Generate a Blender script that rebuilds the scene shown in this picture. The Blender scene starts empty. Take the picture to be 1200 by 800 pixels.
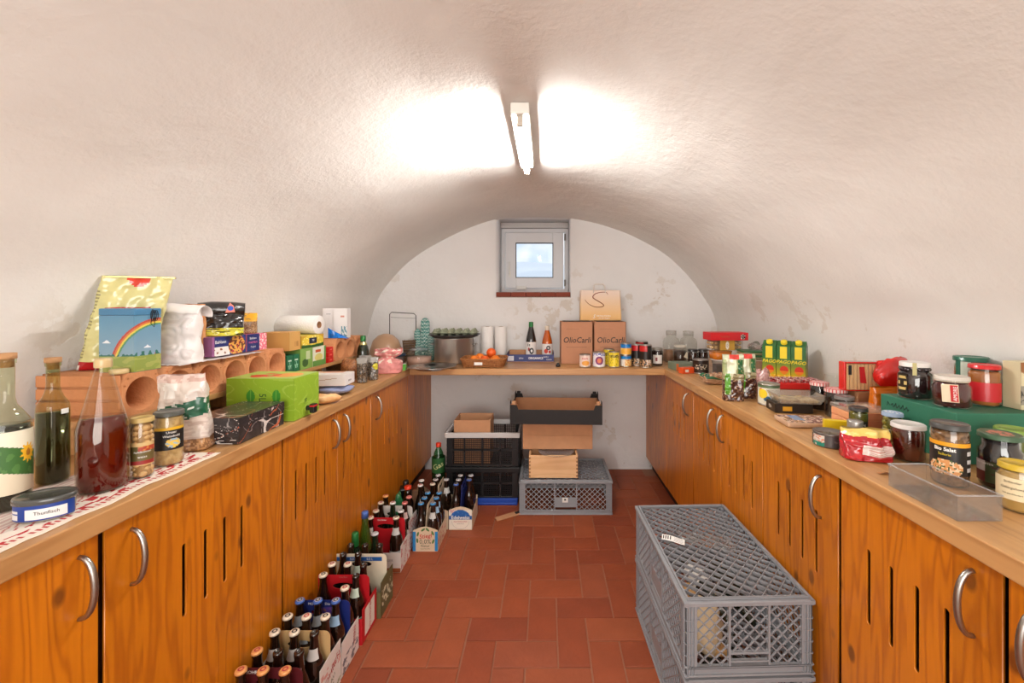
import bpy, bmesh, math, random
from math import sin, cos, pi, sqrt, floor
from mathutils import Vector, Matrix, noise
R_ = random.Random(7)
S = bpy.context.scene
COL = S.collection
# ---------------- camera, world, lights, exposure ----------------
H, F, CX, CY = 1.34, 484.0, 640.0, 357.0      # eye height, focal length in px, vanishing point
cam = bpy.data.objects.new('camera', bpy.data.cameras.new('camera')); COL.objects.link(cam)
cam.location = (0, 0, H); cam.rotation_euler = (pi/2, 0, 0)
cam.data.sensor_width = 36; cam.data.lens = F/1200*36
cam.data.shift_x = (600-CX)/1200; cam.data.shift_y = (CY-400)/1200
cam.data.clip_start = .02
S.camera = cam
W = bpy.data.worlds.new('world'); S.world = W; W.use_nodes = True
wn = W.node_tree; bg = wn.nodes['Background']
tcw = wn.nodes.new('ShaderNodeTexCoord'); nzw = wn.nodes.new('ShaderNodeTexNoise'); crw = wn.nodes.new('ShaderNodeValToRGB')
nzw.inputs['Scale'].default_value = 14; nzw.inputs['Detail'].default_value = 3
crw.color_ramp.elements[0].position = .38; crw.color_ramp.elements[0].color = (.74, .85, .96, 1)
crw.color_ramp.elements[1].position = .56; crw.color_ramp.elements[1].color = (.97, .985, 1, 1)
wn.links.new(tcw.outputs['Generated'], nzw.inputs['Vector']); wn.links.new(nzw.outputs['Fac'], crw.inputs['Fac'])
wn.links.new(crw.outputs['Color'], bg.inputs['Color']); bg.inputs['Strength'].default_value = 1.12
def area(name, loc, rot, sx, sy, power, col):
    l = bpy.data.lights.new(name, 'AREA'); l.shape = 'RECTANGLE'; l.size = sx; l.size_y = sy; l.energy = power; l.color = col
    o = bpy.data.objects.new(name, l); COL.objects.link(o); o.location = loc; o.rotation_euler = rot; return o
area('fill_behind_camera', (0.0, -1.15, 1.25), (pi/2-.10, 0, 0), 1.7, 1.3, 52, (1, .975, .94))  # soft fill added behind the camera to lift the room; no doorway is built there
LAMP = 300
vs = S.view_settings; vs.view_transform = 'Standard'; vs.look = 'None'; vs.gamma = 1; vs.exposure = 0.0
# ---------------- helpers ----------------
def lin(c):
    return tuple((v/255/12.92 if v/255 <= .04045 else ((v/255+.055)/1.055)**2.4) for v in c[:3])
def P(px, py, Y): return Vector(((px-CX)*Y/F, Y, H-(py-CY)*Y/F))
def zt(py, Y): return H-(py-CY)*Y/F
def at(px, py, z=.91):                         # point on the horizontal plane z seen at a pixel
    Y = F*(H-z)/(py-CY); return Vector(((px-CX)*Y/F, Y, z))
class MB:
    def __init__(s): s.v = []; s.f = []; s.sm = []
    def add(s, vs_, fs, smooth=False):
        n = len(s.v); s.v += [tuple(v) for v in vs_]
        for f in fs: s.f.append(tuple(i+n for i in f)); s.sm.append(smooth)
        return s
    def box(s, x0, x1, y0, y1, z0, z1, M=None):
        v = [Vector((x, y, z)) for z in (z0, z1) for y in (y0, y1) for x in (x0, x1)]
        if M is not None: v = [M @ p for p in v]
        return s.add(v, [(0, 2, 3, 1), (4, 5, 7, 6), (0, 1, 5, 4), (2, 6, 7, 3), (0, 4, 6, 2), (1, 3, 7, 5)])
    def bar(s, a, b, w, h, up=(0, 0, 1)):
        a = Vector(a); b = Vector(b); d = (b-a); L = d.length
        if L < 1e-6: return s
        d /= L; u = Vector(up); x = d.cross(u)
        if x.length < 1e-4: x = d.cross(Vector((1, 0, 0)))
        x.normalize(); u = x.cross(d)
        v = [p+x*(i*w/2)+u*(j*h/2) for p in (a, b) for i, j in ((-1, -1), (1, -1), (1, 1), (-1, 1))]
        return s.add(v, [(0, 1, 2, 3), (7, 6, 5, 4), (0, 4, 5, 1), (1, 5, 6, 2), (2, 6, 7, 3), (3, 7, 4, 0)])
    def lathe(s, prof, n=24, c=(0, 0, 0), M=None, sx=1, sy=1, a0=0, a1=2*pi, sq=0):
        full = abs(a1-a0-2*pi) < 1e-6; m = n if full else n+1; v = []; f = []
        for r, z in prof:
            for k in range(m):
                a = a0+(a1-a0)*k/n
                q = 1
                if sq: q = (abs(cos(a))**sq+abs(sin(a))**sq)**(-1/sq)
                p = Vector((c[0]+r*q*cos(a)*sx, c[1]+r*q*sin(a)*sy, c[2]+z))
                v.append(M @ p if M is not None else p)
        for i in range(len(prof)-1):
            for k in range(n):
                k2 = (k+1) % m
                f.append((i*m+k, i*m+k2, (i+1)*m+k2, (i+1)*m+k))
        s.add(v, f, True)
        return s
    def tube(s, pts, r, n=8, closed=False, rr=None):
        pts = [Vector(p) for p in pts]; N = len(pts); v = []; f = []; px = None
        for i, p in enumerate(pts):
            if closed: t = pts[(i+1) % N]-pts[i-1]
            else: t = pts[min(i+1, N-1)]-pts[max(i-1, 0)]
            t.normalize()
            if px is None:
                px = t.cross(Vector((0, 0, 1)))
                if px.length < .05: px = t.cross(Vector((0, 1, 0)))
            px = (px-t*px.dot(t)).normalized(); py = t.cross(px); q = rr[i] if rr else r
            for k in range(n): a = 2*pi*k/n; v.append(p+px*(q*cos(a))+py*(q*sin(a)))
        for i in range(N if closed else N-1):
            for k in range(n):
                j = (i+1) % N; f.append((i*n+k, i*n+(k+1) % n, j*n+(k+1) % n, j*n+k))
        if not closed: f += [tuple(range(n)), tuple((N-1)*n+k for k in reversed(range(n)))]
        return s.add(v, f, True)
    def prism(s, pts, a, b, axis='z', M=None, smooth=False):
        n = len(pts)
        def mk(p, t):
            q = {'z': (p[0], p[1], t), 'y': (p[0], t, p[1]), 'x': (t, p[0], p[1])}[axis]
            q = Vector(q); return M @ q if M is not None else q
        v = [mk(p, a) for p in pts]+[mk(p, b) for p in pts]
        return s.add(v, [tuple(range(n))[::-1], tuple(range(n, 2*n))]+[(i, (i+1) % n, n+(i+1) % n, n+i) for i in range(n)], smooth)
    def ball(s, c, r, nu=14, nv=9, sc=(1, 1, 1), nz=0, seed=0):
        v = []; f = []
        for i in range(nv+1):
            t = pi*i/nv
            for k in range(nu):
                a = 2*pi*k/nu; d = Vector((sin(t)*cos(a), sin(t)*sin(a), cos(t)))
                q = r*(1+nz*noise.noise(d*1.7+Vector((seed, seed*2.3, 0))))
                v.append((c[0]+d.x*q*sc[0], c[1]+d.y*q*sc[1], c[2]+d.z*q*sc[2]))
        for i in range(nv):
            for k in range(nu): f.append((i*nu+k, (i+1)*nu+k, (i+1)*nu+(k+1) % nu, i*nu+(k+1) % nu))
        return s.add(v, f, True)
    def grid(s, fn, nu, nv, smooth=True):
        v = [fn(i/nu, j/nv) for j in range(nv+1) for i in range(nu+1)]
        return s.add(v, [(j*(nu+1)+i, j*(nu+1)+i+1, (j+1)*(nu+1)+i+1, (j+1)*(nu+1)+i) for j in range(nv) for i in range(nu)], smooth)
    def link(s, name, mat, parent=None, bevel=0, loc=None, rz=0, rot=None, fix=True, solid=0, seg=2):
        me = bpy.data.meshes.new(name); me.from_pydata(s.v, [], s.f); me.validate()
        if len(me.polygons) == len(s.sm): me.polygons.foreach_set('use_smooth', s.sm)
        if fix:
            bm = bmesh.new(); bm.from_mesh(me); bmesh.ops.remove_doubles(bm, verts=bm.verts, dist=1e-6)
            bmesh.ops.recalc_face_normals(bm, faces=bm.faces); bm.to_mesh(me); bm.free()
        me.materials.append(mat)
        o = bpy.data.objects.new(name, me); COL.objects.link(o)
        if parent is not None: o.parent = parent
        if loc is not None: o.location = loc
        if rot is not None: o.rotation_euler = rot
        elif rz: o.rotation_euler = (0, 0, rz)
        if solid:
            m = o.modifiers.new('s', 'SOLIDIFY'); m.thickness = solid; m.offset = 0
        if bevel:
            m = o.modifiers.new('b', 'BEVEL'); m.width = bevel; m.segments = seg; m.limit_method = 'ANGLE'; m.angle_limit = .7
        return o
def T(name, label, cat, loc=(0, 0, 0), rz=0, group=None, rot=None):
    o = bpy.data.objects.new(name, None); COL.objects.link(o); o.location = loc; o.empty_display_size = .05
    o.rotation_euler = rot if rot is not None else (0, 0, rz)
    return tag(o, label, cat, group)
def tag(o, label=None, cat=None, group=None, kind=None):
    if label: o['label'] = label
    if cat: o['category'] = cat
    if group: o['group'] = group
    if kind: o['kind'] = kind
    return o
def dup(root, loc, rz=None, label=None, group=None, rot=None, mats=None, skip=(), scale=None):
    r = root.copy(); COL.objects.link(r); r.location = loc
    if rz is not None: r.rotation_euler = (0, 0, rz)
    if rot is not None: r.rotation_euler = rot
    if scale: r.scale = scale
    if label: r['label'] = label
    if group: r['group'] = group
    for ch in list(root.children):
        if ch.name.split('.')[0] in skip: continue
        c = ch.copy(); COL.objects.link(c); c.parent = r
        k = c.name.split('.')[0]
        if mats and k in mats:
            c.data = c.data.copy(); c.data.materials[0] = mats[k]
        for g in ch.children:
            d = g.copy(); COL.objects.link(d); d.parent = c
    return r
# ---------------- materials ----------------
_mc = {}
def mat(name, col, rough=.5, metal=0, coat=0, bump=0, bscale=60, var=0, vscale=8, trans=0, spec=.5, sheen=0, emit=0):
    if name in _mc: return _mc[name]
    m = bpy.data.materials.new(name); m.use_nodes = True; nt = m.node_tree; b = nt.nodes['Principled BSDF']
    c = lin(col)+(1,)
    b.inputs['Base Color'].default_value = c; b.inputs['Roughness'].default_value = rough; b.inputs['Metallic'].default_value = metal
    b.inputs['Coat Weight'].default_value = coat; b.inputs['Coat Roughness'].default_value = .08
    b.inputs['Transmission Weight'].default_value = trans; b.inputs['Specular IOR Level'].default_value = spec
    if sheen: b.inputs['Sheen Weight'].default_value = sheen
    if emit: b.inputs['Emission Color'].default_value = c; b.inputs['Emission Strength'].default_value = emit
    if var or bump:
        tc = nt.nodes.new('ShaderNodeTexCoord')
    if var:
        n = nt.nodes.new('ShaderNodeTexNoise'); n.inputs['Scale'].default_value = vscale; n.inputs['Detail'].default_value = 5
        r = nt.nodes.new('ShaderNodeValToRGB'); r.color_ramp.elements[0].position = .3; r.color_ramp.elements[1].position = .7
        r.color_ramp.elements[0].color = tuple(v*(1-var) for v in c[:3])+(1,); r.color_ramp.elements[1].color = tuple(min(1, v*(1+var)) for v in c[:3])+(1,)
        nt.links.new(tc.outputs['Object'], n.inputs['Vector']); nt.links.new(n.outputs['Fac'], r.inputs['Fac']); nt.links.new(r.outputs['Color'], b.inputs['Base Color'])
    if bump:
        n = nt.nodes.new('ShaderNodeTexNoise'); n.inputs['Scale'].default_value = bscale; n.inputs['Detail'].default_value = 4
        bp = nt.nodes.new('ShaderNodeBump'); bp.inputs['Strength'].default_value = bump; bp.inputs['Distance'].default_value = .01
        nt.links.new(tc.outputs['Object'], n.inputs['Vector']); nt.links.new(n.outputs['Fac'], bp.inputs['Height']); nt.links.new(bp.outputs['Normal'], b.inputs['Normal'])
    _mc[name] = m; return m
def film(name, tint=(255, 255, 255), rough=.08, opa=.0, ocol=(255, 255, 255), ior=1.45):
    """thin clear glass or plastic: sees straight through, fresnel highlights"""
    if name in _mc: return _mc[name]
    m = bpy.data.materials.new(name); m.use_nodes = True; nt = m.node_tree; nt.nodes.clear()
    out = nt.nodes.new('ShaderNodeOutputMaterial'); tr = nt.nodes.new('ShaderNodeBsdfTransparent'); gl = nt.nodes.new('ShaderNodeBsdfGlossy')
    fr = nt.nodes.new('ShaderNodeFresnel'); mx = nt.nodes.new('ShaderNodeMixShader'); df = nt.nodes.new('ShaderNodeBsdfDiffuse'); m2 = nt.nodes.new('ShaderNodeMixShader')
    geo = nt.nodes.new('ShaderNodeNewGeometry'); mr_ = nt.nodes.new('ShaderNodeMapRange'); mr_.inputs[3].default_value = ior; mr_.inputs[4].default_value = 1/ior; nt.links.new(geo.outputs['Backfacing'], mr_.inputs[0]); nt.links.new(mr_.outputs[0], fr.inputs['IOR']); tr.inputs['Color'].default_value = tuple(v**.42 for v in lin(tint))+(1,); gl.inputs['Roughness'].default_value = rough
    gl.inputs['Color'].default_value = (1, 1, 1, 1)
    df.inputs['Color'].default_value = lin(ocol)+(1,); m2.inputs['Fac'].default_value = opa
    nt.links.new(tr.outputs[0], m2.inputs[1]); nt.links.new(df.outputs[0], m2.inputs[2])
    nt.links.new(fr.outputs[0], mx.inputs['Fac']); nt.links.new(m2.outputs[0], mx.inputs[1]); nt.links.new(gl.outputs[0], mx.inputs[2])
    nt.links.new(mx.outputs[0], out.inputs[0]); _mc[name] = m; return m
def wood(name, base, dark, axis, stave=.09, ring=1.0, rough=.35, knots=.6, across='Y', stvar=.12, coat=.3):
    """boards glued side by side: axis = grain direction, across = direction the boards are laid"""
    m = bpy.data.materials.new(name); m.use_nodes = True; nt = m.node_tree; N = nt.nodes; L = nt.links; b = N['Principled BSDF']
    tc = N.new('ShaderNodeTexCoord'); sp = N.new('ShaderNodeSeparateXYZ'); L.new(tc.outputs['Object'], sp.inputs[0])
    def mth(op, a, c=None):
        n = N.new('ShaderNodeMath'); n.operation = op
        for i, v in enumerate((a, c)):
            if v is None: continue
            if isinstance(v, (int, float)): n.inputs[i].default_value = v
            else: L.new(v, n.inputs[i])
        return n.outputs[0]
    oi = N.new('ShaderNodeObjectInfo')
    st = mth('FLOOR', mth('DIVIDE', sp.outputs[across], stave))
    wn_ = N.new('ShaderNodeTexWhiteNoise'); wn_.noise_dimensions = '2D'; cb0 = N.new('ShaderNodeCombineXYZ'); L.new(st, cb0.inputs[0]); L.new(oi.outputs['Random'], cb0.inputs[1]); L.new(cb0.outputs[0], wn_.inputs['Vector'])
    # grain coords: stretch along the axis, offset by stave
    off = mth('MULTIPLY', wn_.outputs['Value'], 13.0)
    cb = N.new('ShaderNodeCombineXYZ')
    for ax in 'XYZ':
        s = sp.outputs[ax]
        s = mth('MULTIPLY', s, (.9 if ax == axis else 10.0)*ring); s = mth('ADD', s, off); L.new(s, cb.inputs[ax])
    nz = N.new('ShaderNodeTexNoise'); nz.inputs['Scale'].default_value = 1.3; nz.inputs['Detail'].default_value = 2; L.new(cb.outputs[0], nz.inputs['Vector'])
    sn = mth('MULTIPLY', nz.outputs['Fac'], 60.0); sn = mth('SINE', sn); sn = mth('ADD', mth('MULTIPLY', sn, .5), .5); sn = mth('POWER', sn, 2.2)
    fz = N.new('ShaderNodeTexNoise'); fz.inputs['Scale'].default_value = 14; fz.inputs['Detail'].default_value = 4; L.new(cb.outputs[0], fz.inputs['Vector'])
    g = mth('ADD', mth('MULTIPLY', sn, .45), mth('MULTIPLY', fz.outputs['Fac'], .35))
    mix = N.new('ShaderNodeMix'); mix.data_type = 'RGBA'; L.new(g, mix.inputs[0]); mix.inputs[6].default_value = lin(base)+(1,); mix.inputs[7].default_value = lin(dark)+(1,)
    hs = N.new('ShaderNodeHueSaturation'); L.new(mix.outputs[2], hs.inputs['Color'])
    L.new(mth('ADD', mth('MULTIPLY', wn_.outputs['Value'], stvar*2), 1-stvar), hs.inputs['Value'])
    src = hs.outputs[0]
    if knots:
        mp = N.new('ShaderNodeCombineXYZ')
        for ax in 'XYZ': L.new(mth('ADD', mth('MULTIPLY', sp.outputs[ax], 5.0 if ax == axis else 9.0), mth('MULTIPLY', oi.outputs['Random'], 7.0)), mp.inputs[ax])
        vo = N.new('ShaderNodeTexVoronoi'); L.new(mp.outputs[0], vo.inputs['Vector']); vo.inputs['Scale'].default_value = 1
        gt = N.new('ShaderNodeMapRange'); gt.inputs[1].default_value = .08; gt.inputs[2].default_value = .14; gt.inputs[3].default_value = knots; gt.inputs[4].default_value = 0
        L.new(vo.outputs['Distance'], gt.inputs[0])
        m3 = N.new('ShaderNodeMix'); m3.data_type = 'RGBA'; L.new(gt.outputs[0], m3.inputs[0]); L.new(src, m3.inputs[6]); m3.inputs[7].default_value = lin((95, 48, 15))+(1,); src = m3.outputs[2]
    L.new(src, b.inputs['Base Color']); b.inputs['Roughness'].default_value = rough; b.inputs['Coat Weight'].default_value = coat; b.inputs['Coat Roughness'].default_value = .25
    bp = N.new('ShaderNodeBump'); bp.inputs['Strength'].default_value = .12; bp.inputs['Distance'].default_value = .004; L.new(g, bp.inputs['Height']); L.new(bp.outputs[0], b.inputs['Normal'])
    return m
def attr_mat(name, rough=.45, coat=0):
    if name in _mc: return _mc[name]
    m = bpy.data.materials.new(name); m.use_nodes = True; nt = m.node_tree; b = nt.nodes['Principled BSDF']
    a = nt.nodes.new('ShaderNodeAttribute'); a.attribute_name = 'print'; nt.links.new(a.outputs['Color'], b.inputs['Base Color'])
    b.inputs['Roughness'].default_value = rough; b.inputs['Coat Weight'].default_value = coat; _mc[name] = m; return m
def printed(name, parent, fn, pos, nu, nv, rough=.45, coat=0, smooth=True, solid=0):
    """flat print as face colours: fn(u, v) -> sRGB, pos(u, v) -> point"""
    me = bpy.data.meshes.new(name)
    v = [tuple(pos(i/nu, j/nv)) for j in range(nv+1) for i in range(nu+1)]
    f = [(j*(nu+1)+i, j*(nu+1)+i+1, (j+1)*(nu+1)+i+1, (j+1)*(nu+1)+i) for j in range(nv) for i in range(nu)]
    me.from_pydata(v, [], f); at_ = me.color_attributes.new('print', 'FLOAT_COLOR', 'CORNER'); d = []
    for j in range(nv):
        for i in range(nu):
            c = lin(fn((i+.5)/nu, (j+.5)/nv)); d += [c[0], c[1], c[2], 1]*4
    at_.data.foreach_set('color', d)
    if smooth: me.polygons.foreach_set('use_smooth', [True]*len(f))
    me.materials.append(attr_mat('print_%s_%s' % (rough, coat), rough, coat))
    o = bpy.data.objects.new(name, me); COL.objects.link(o); o.parent = parent
    if solid: mm = o.modifiers.new('s', 'SOLIDIFY'); mm.thickness = solid; mm.offset = -1
    return o
def cyl(r, z0, z1, a0, a1, c=(0, 0)):           # a label wrapped round a vertical cylinder, u runs a0 -> a1
    return lambda u, v: (c[0]+r*cos(a0+(a1-a0)*u), c[1]+r*sin(a0+(a1-a0)*u), z0+(z1-z0)*v)
def quad(o, ux, vx):
    o = Vector(o); ux = Vector(ux); vx = Vector(vx); return lambda u, v: o+ux*u+vx*v
_tc = {}
def text(parent, s, size, m, pos, name='lettering', shear=0, wide=1, thick=0, align='CENTER', bold=0):
    """lettering: pos(x, y) -> point, x and y in metres from the anchor"""
    key = (s, shear, align, bold)
    if key not in _tc:
        cu = bpy.data.curves.new('t', 'FONT'); cu.body = s; cu.size = 1; cu.shear = shear; cu.align_x = align; cu.align_y = 'CENTER'; cu.resolution_u = 2; cu.offset = bold
        o = bpy.data.objects.new('t', cu); COL.objects.link(o); dg = bpy.context.evaluated_depsgraph_get(); dg.update()
        me = bpy.data.meshes.new_from_object(o.evaluated_get(dg)); bpy.data.objects.remove(o)
        _tc[key] = ([tuple(v.co) for v in me.vertices], [tuple(p.vertices) for p in me.polygons])
    V, Fc = _tc[key]
    b = MB(); b.add([pos(v[0]*size*wide, v[1]*size) for v in V], Fc)
    return b.link(name, m, parent, fix=False)
def on_plane(o, ux, vx, off=.0006):
    o = Vector(o); ux = Vector(ux).normalized(); vx = Vector(vx).normalized(); n = ux.cross(vx)*off
    return lambda x, y: o+ux*x+vx*y+n
def on_cyl(r, z, a, c=(0, 0), tilt=0):
    return lambda x, y: ((c[0]+r*cos(a+(x*cos(tilt)-y*sin(tilt))/r)), (c[1]+r*sin(a+(x*cos(tilt)-y*sin(tilt))/r)), z+y*cos(tilt)+x*sin(tilt))
def plate(name, outer, holes, t, m, parent, M, bevel=0):
    """flat plate with holes cut: 2D outline -> curve -> mesh; M maps (x, y, depth) into place"""
    cu = bpy.data.curves.new('p', 'CURVE'); cu.dimensions = '2D'; cu.fill_mode = 'BOTH'; cu.extrude = t/2
    for pts in [outer]+holes:
        sp = cu.splines.new('POLY'); sp.points.add(len(pts)-1); sp.use_cyclic_u = True
        for i, p in enumerate(pts): sp.points[i].co = (p[0], p[1], 0, 1)
    o = bpy.data.objects.new('p', cu); COL.objects.link(o); dg = bpy.context.evaluated_depsgraph_get(); dg.update()
    me = bpy.data.meshes.new_from_object(o.evaluated_get(dg)); bpy.data.objects.remove(o)
    me.transform(M); me.name = name
    bm = bmesh.new(); bm.from_mesh(me); bmesh.ops.remove_doubles(bm, verts=bm.verts, dist=1e-5); bmesh.ops.recalc_face_normals(bm, faces=bm.faces); bm.to_mesh(me); bm.free()
    me.materials.clear(); me.materials.append(m)
    ob = bpy.data.objects.new(name, me); COL.objects.link(ob); ob.parent = parent
    return ob
def rslot(cx, cy, w, h, n=6):                   # upright slot with round ends
    r = w/2; p = []
    for k in range(n+1): a = pi*k/n; p.append((cx+r*cos(a), cy+h/2-r+r*sin(a)))
    for k in range(n+1): a = pi+pi*k/n; p.append((cx+r*cos(a), cy-h/2+r+r*sin(a)))
    return p
def circ(cx, cy, r, n=20, sx=1): return [(cx+r*sx*cos(2*pi*k/n), cy+r*sin(2*pi*k/n)) for k in range(n)]
WHITE = mat('white_plastic', (238, 236, 230), .4); STEEL = mat('brushed_steel', (190, 188, 184), .32, 1); BLACK = mat('black_plastic', (18, 18, 20), .35)
INK = mat('black_print', (22, 22, 22), .6); WPRINT = mat('white_print', (245, 243, 238), .6); RPRINT = mat('red_print', (190, 25, 30), .6)
KRAFT = mat('brown_cardboard', (186, 136, 98), .85, var=.06, vscale=20); KRAFT_D = mat('dark_cardboard', (150, 105, 70), .85)
GREYP = mat('grey_crate_plastic', (140, 142, 146), .42, var=.04); PAPER = mat('white_paper', (236, 233, 228), .8)
# ---------------- the setting ----------------
def interp(pts, n):
    """Catmull-Rom through pts, n samples"""
    out = []; m = len(pts)-1
    for k in range(n+1):
        t = k/n*m; i = min(int(t), m-1); f = t-i
        p = [Vector(pts[max(0, min(m, i+d))]) for d in (-1, 0, 1, 2)]
        out.append(.5*((2*p[1])+(p[2]-p[0])*f+(2*p[0]-5*p[1]+4*p[2]-p[3])*f*f+(3*p[1]-p[0]-3*p[2]+p[3])*f**3))
    return out
PROF = [(-1.50, 0), (-1.50, .3), (-1.495, .6), (-1.485, .85), (-1.466, 1.04), (-1.438, 1.2), (-1.397, 1.333), (-1.348, 1.438), (-1.257, 1.556), (-1.173, 1.647), (-1.082, 1.724), (-.978, 1.794), (-.838, 1.871), (-.663, 1.955), (-.433, 2.035), (-.2, 2.058), (0, 2.06), (.21, 2.045), (.419, 2.003), (.594, 1.948), (.698, 1.906), (.838, 1.836), (.964, 1.76), (1.082, 1.66), (1.2, 1.53), (1.29, 1.40), (1.36, 1.284), (1.40, 1.145), (1.42, 1.0), (1.435, .8), (1.445, .55), (1.45, .3), (1.45, 0)]
def plaster(name, flake_z=1.55, flake=.3, wallcol=(231, 228, 223)):
    m = bpy.data.materials.new(name); m.use_nodes = True; nt = m.node_tree; N = nt.nodes; L = nt.links; b = N['Principled BSDF']
    tc = N.new('ShaderNodeTexCoord'); sp = N.new('ShaderNodeSeparateXYZ'); L.new(tc.outputs['Object'], sp.inputs[0])
    def nz(scale, det=5, rough=.55):
        n = N.new('ShaderNodeTexNoise'); n.inputs['Scale'].default_value = scale; n.inputs['Detail'].default_value = det; n.inputs['Roughness'].default_value = rough
        L.new(tc.outputs['Object'], n.inputs['Vector']); return n.outputs['Fac']
    def mr(v, a, b_, c=0, d=1):
        n = N.new('ShaderNodeMapRange'); L.new(v, n.inputs[0]); n.inputs[1].default_value = a; n.inputs[2].default_value = b_; n.inputs[3].default_value = c; n.inputs[4].default_value = d; return n.outputs[0]
    def mul(a, b_):
        n = N.new('ShaderNodeMath'); n.operation = 'MULTIPLY'
        for i, v in enumerate((a, b_)):
            if isinstance(v, (int, float)): n.inputs[i].default_value = v
            else: L.new(v, n.inputs[i])
        return n.outputs[0]
    hz = mr(sp.outputs['Z'], flake_z, flake_z-.35)
    fl = mul(mul(mr(nz(5.5, 6, .62), .575, .60), hz), mr(nz(1.3, 2), .45, .55)); fl = mul(fl, flake)
    r = N.new('ShaderNodeValToRGB'); L.new(nz(1.6, 4), r.inputs['Fac']); c = lin(wallcol)
    r.color_ramp.elements[0].position = .3; r.color_ramp.elements[1].position = .75
    r.color_ramp.elements[0].color = tuple(v*.94 for v in c)+(1,); r.color_ramp.elements[1].color = tuple(min(1, v*1.04) for v in c)+(1,)
    mx = N.new('ShaderNodeMix'); mx.data_type = 'RGBA'; L.new(fl, mx.inputs[0]); L.new(r.outputs[0], mx.inputs[6]); mx.inputs[7].default_value = lin((188, 166, 136))+(1,)
    L.new(mx.outputs[2], b.inputs['Base Color']); b.inputs['Roughness'].default_value = .85; b.inputs['Specular IOR Level'].default_value = .25
    ad = N.new('ShaderNodeMath'); ad.operation = 'ADD'
    a1 = N.new('ShaderNodeMath'); a1.operation = 'ADD'; L.new(mul(nz(9, 6, .6), 1.6), a1.inputs[0]); L.new(mul(mul(nz(75, 4, .6), .62), mr(nz(1.4, 3), .42, .62, .12, 1)), a1.inputs[1])
    L.new(a1.outputs[0], ad.inputs[0]); L.new(mul(fl, -.8), ad.inputs[1])
    bp = N.new('ShaderNodeBump'); bp.inputs['Strength'].default_value = .42; bp.inputs['Distance'].default_value = .009; L.new(ad.outputs[0], bp.inputs['Height']); L.new(bp.outputs[0], b.inputs['Normal'])
    return m
PLASTER = plaster('lime_plaster'); PLASTER_B = plaster('lime_plaster_end_wall', 1.75, .38, (231, 228, 226))
Y0R, YB = -1.35, 3.38
def shell():
    pr = interp(PROF, 128); ny = 110
    def pt(i, j):
        p = pr[i]; y = Y0R+(YB+.03-Y0R)*j/ny; q = Vector((p.x*1.3, y*.8, p.y*1.3))
        n = noise.noise(q*1.6)*.013+noise.noise(q*4.1+Vector((9, 0, 0)))*.004
        d = Vector((p.x+.02, p.y-1.0)); d = d.normalized() if p.y > 1.0 else Vector((1 if p.x > 0 else -1, 0))
        k = min(1, max(0, (p.y-.7)*2))
        if j >= ny-6: k *= (ny-j)/6*.5
        return Vector((p.x+d.x*n*k, y, p.y+d.y*n*k))
    n = len(pr); V = [[pt(i, j) for j in range(ny+1)] for i in range(n)]
    Nn = [[None]*(ny+1) for _ in range(n)]
    for i in range(n):
        for j in range(ny+1):
            a = V[min(i+1, n-1)][j]-V[max(i-1, 0)][j]; b = V[i][min(j+1, ny)]-V[i][max(j-1, 0)]
            q = a.cross(b).normalized()
            c = Vector((-.03, V[i][j].y, 1.0)) - V[i][j]
            Nn[i][j] = q if q.dot(c) > 0 else -q
    cut1 = next(i for i in range(n) if pr[i].y > 1.22); cut2 = max(i for i in range(n) if pr[i].y > 1.22)
    for name, i0, i1 in (('wall_left', 0, cut1), ('ceiling', cut1, cut2), ('wall_right', cut2, n-1)):
        b = MB(); vv = [V[i][j] for i in range(i0, i1+1) for j in range(ny+1)]
        nn = [Nn[i][j] for i in range(i0, i1+1) for j in range(ny+1)]
        f = []
        for i in range(i1-i0):
            for j in range(ny):
                q = (i*(ny+1)+j, i*(ny+1)+j+1, (i+1)*(ny+1)+j+1, (i+1)*(ny+1)+j)
                a = (vv[q[1]]-vv[q[0]]).cross(vv[q[3]]-vv[q[0]])
                if a.dot(nn[q[0]]) < 0: q = q[::-1]
                f.append(q)
        b.add(vv, f, True); o = b.link(name, PLASTER, fix=False); tag(o, kind='structure')
        o.data.normals_split_custom_set_from_vertices([tuple(v) for v in nn])
shell()
# end wall with window opening
WX0, WX1, WZ0, WZ1 = -.412, .203, 1.405, 2.09
me = plate('wall_back', [(-1.56, -.02), (1.52, -.02), (1.52, 2.25), (-1.56, 2.25)], [[(WX0, WZ0), (WX0, WZ1), (WX1, WZ1), (WX1, WZ0)]], .5, PLASTER_B, None,
           Matrix.Translation((0, YB+.25, 0)) @ Matrix.Rotation(pi/2, 4, 'X')); tag(me, kind='structure')
tag(MB().box(-1.56, 1.52, Y0R-.1, Y0R, 0, 2.2).link('wall_front', PLASTER), kind='structure')
tag(MB().box(-1.56, 1.52, Y0R-.1, YB+.5, -.12, -.0045).link('floor', mat('mortar_bed', (146, 100, 76), .95, bump=.4, bscale=80)), kind='structure')
floor_ob = bpy.data.objects['floor']
def tile_mat(name, c):
    m = mat(name, c, .58, bump=.22, bscale=45, var=.10, vscale=9, spec=.4); return m
TM = [tile_mat('terracotta_tile_%d' % i, c) for i, c in enumerate(((142, 68, 36), (136, 63, 33), (146, 73, 41), (130, 59, 32), (140, 70, 42)))]
U = .1222; TX, TY = -.199, 1.527; random.seed(3)
def tile_mesh(w, d, k):
    b = MB(); b.box(-w/2, w/2, -d/2, d/2, -.0125, .0); me = b.link('tile', TM[k]).data
    bm = bmesh.new(); bm.from_mesh(me); bmesh.ops.bevel(bm, geom=[e for e in bm.edges if min(v.co.z for v in e.verts) > -.001], offset=.0035, segments=2, affect='EDGES', profile=.6); bm.to_mesh(me); bm.free()
    bpy.data.objects.remove([o for o in bpy.data.objects if o.data == me][0]); return me
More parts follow.
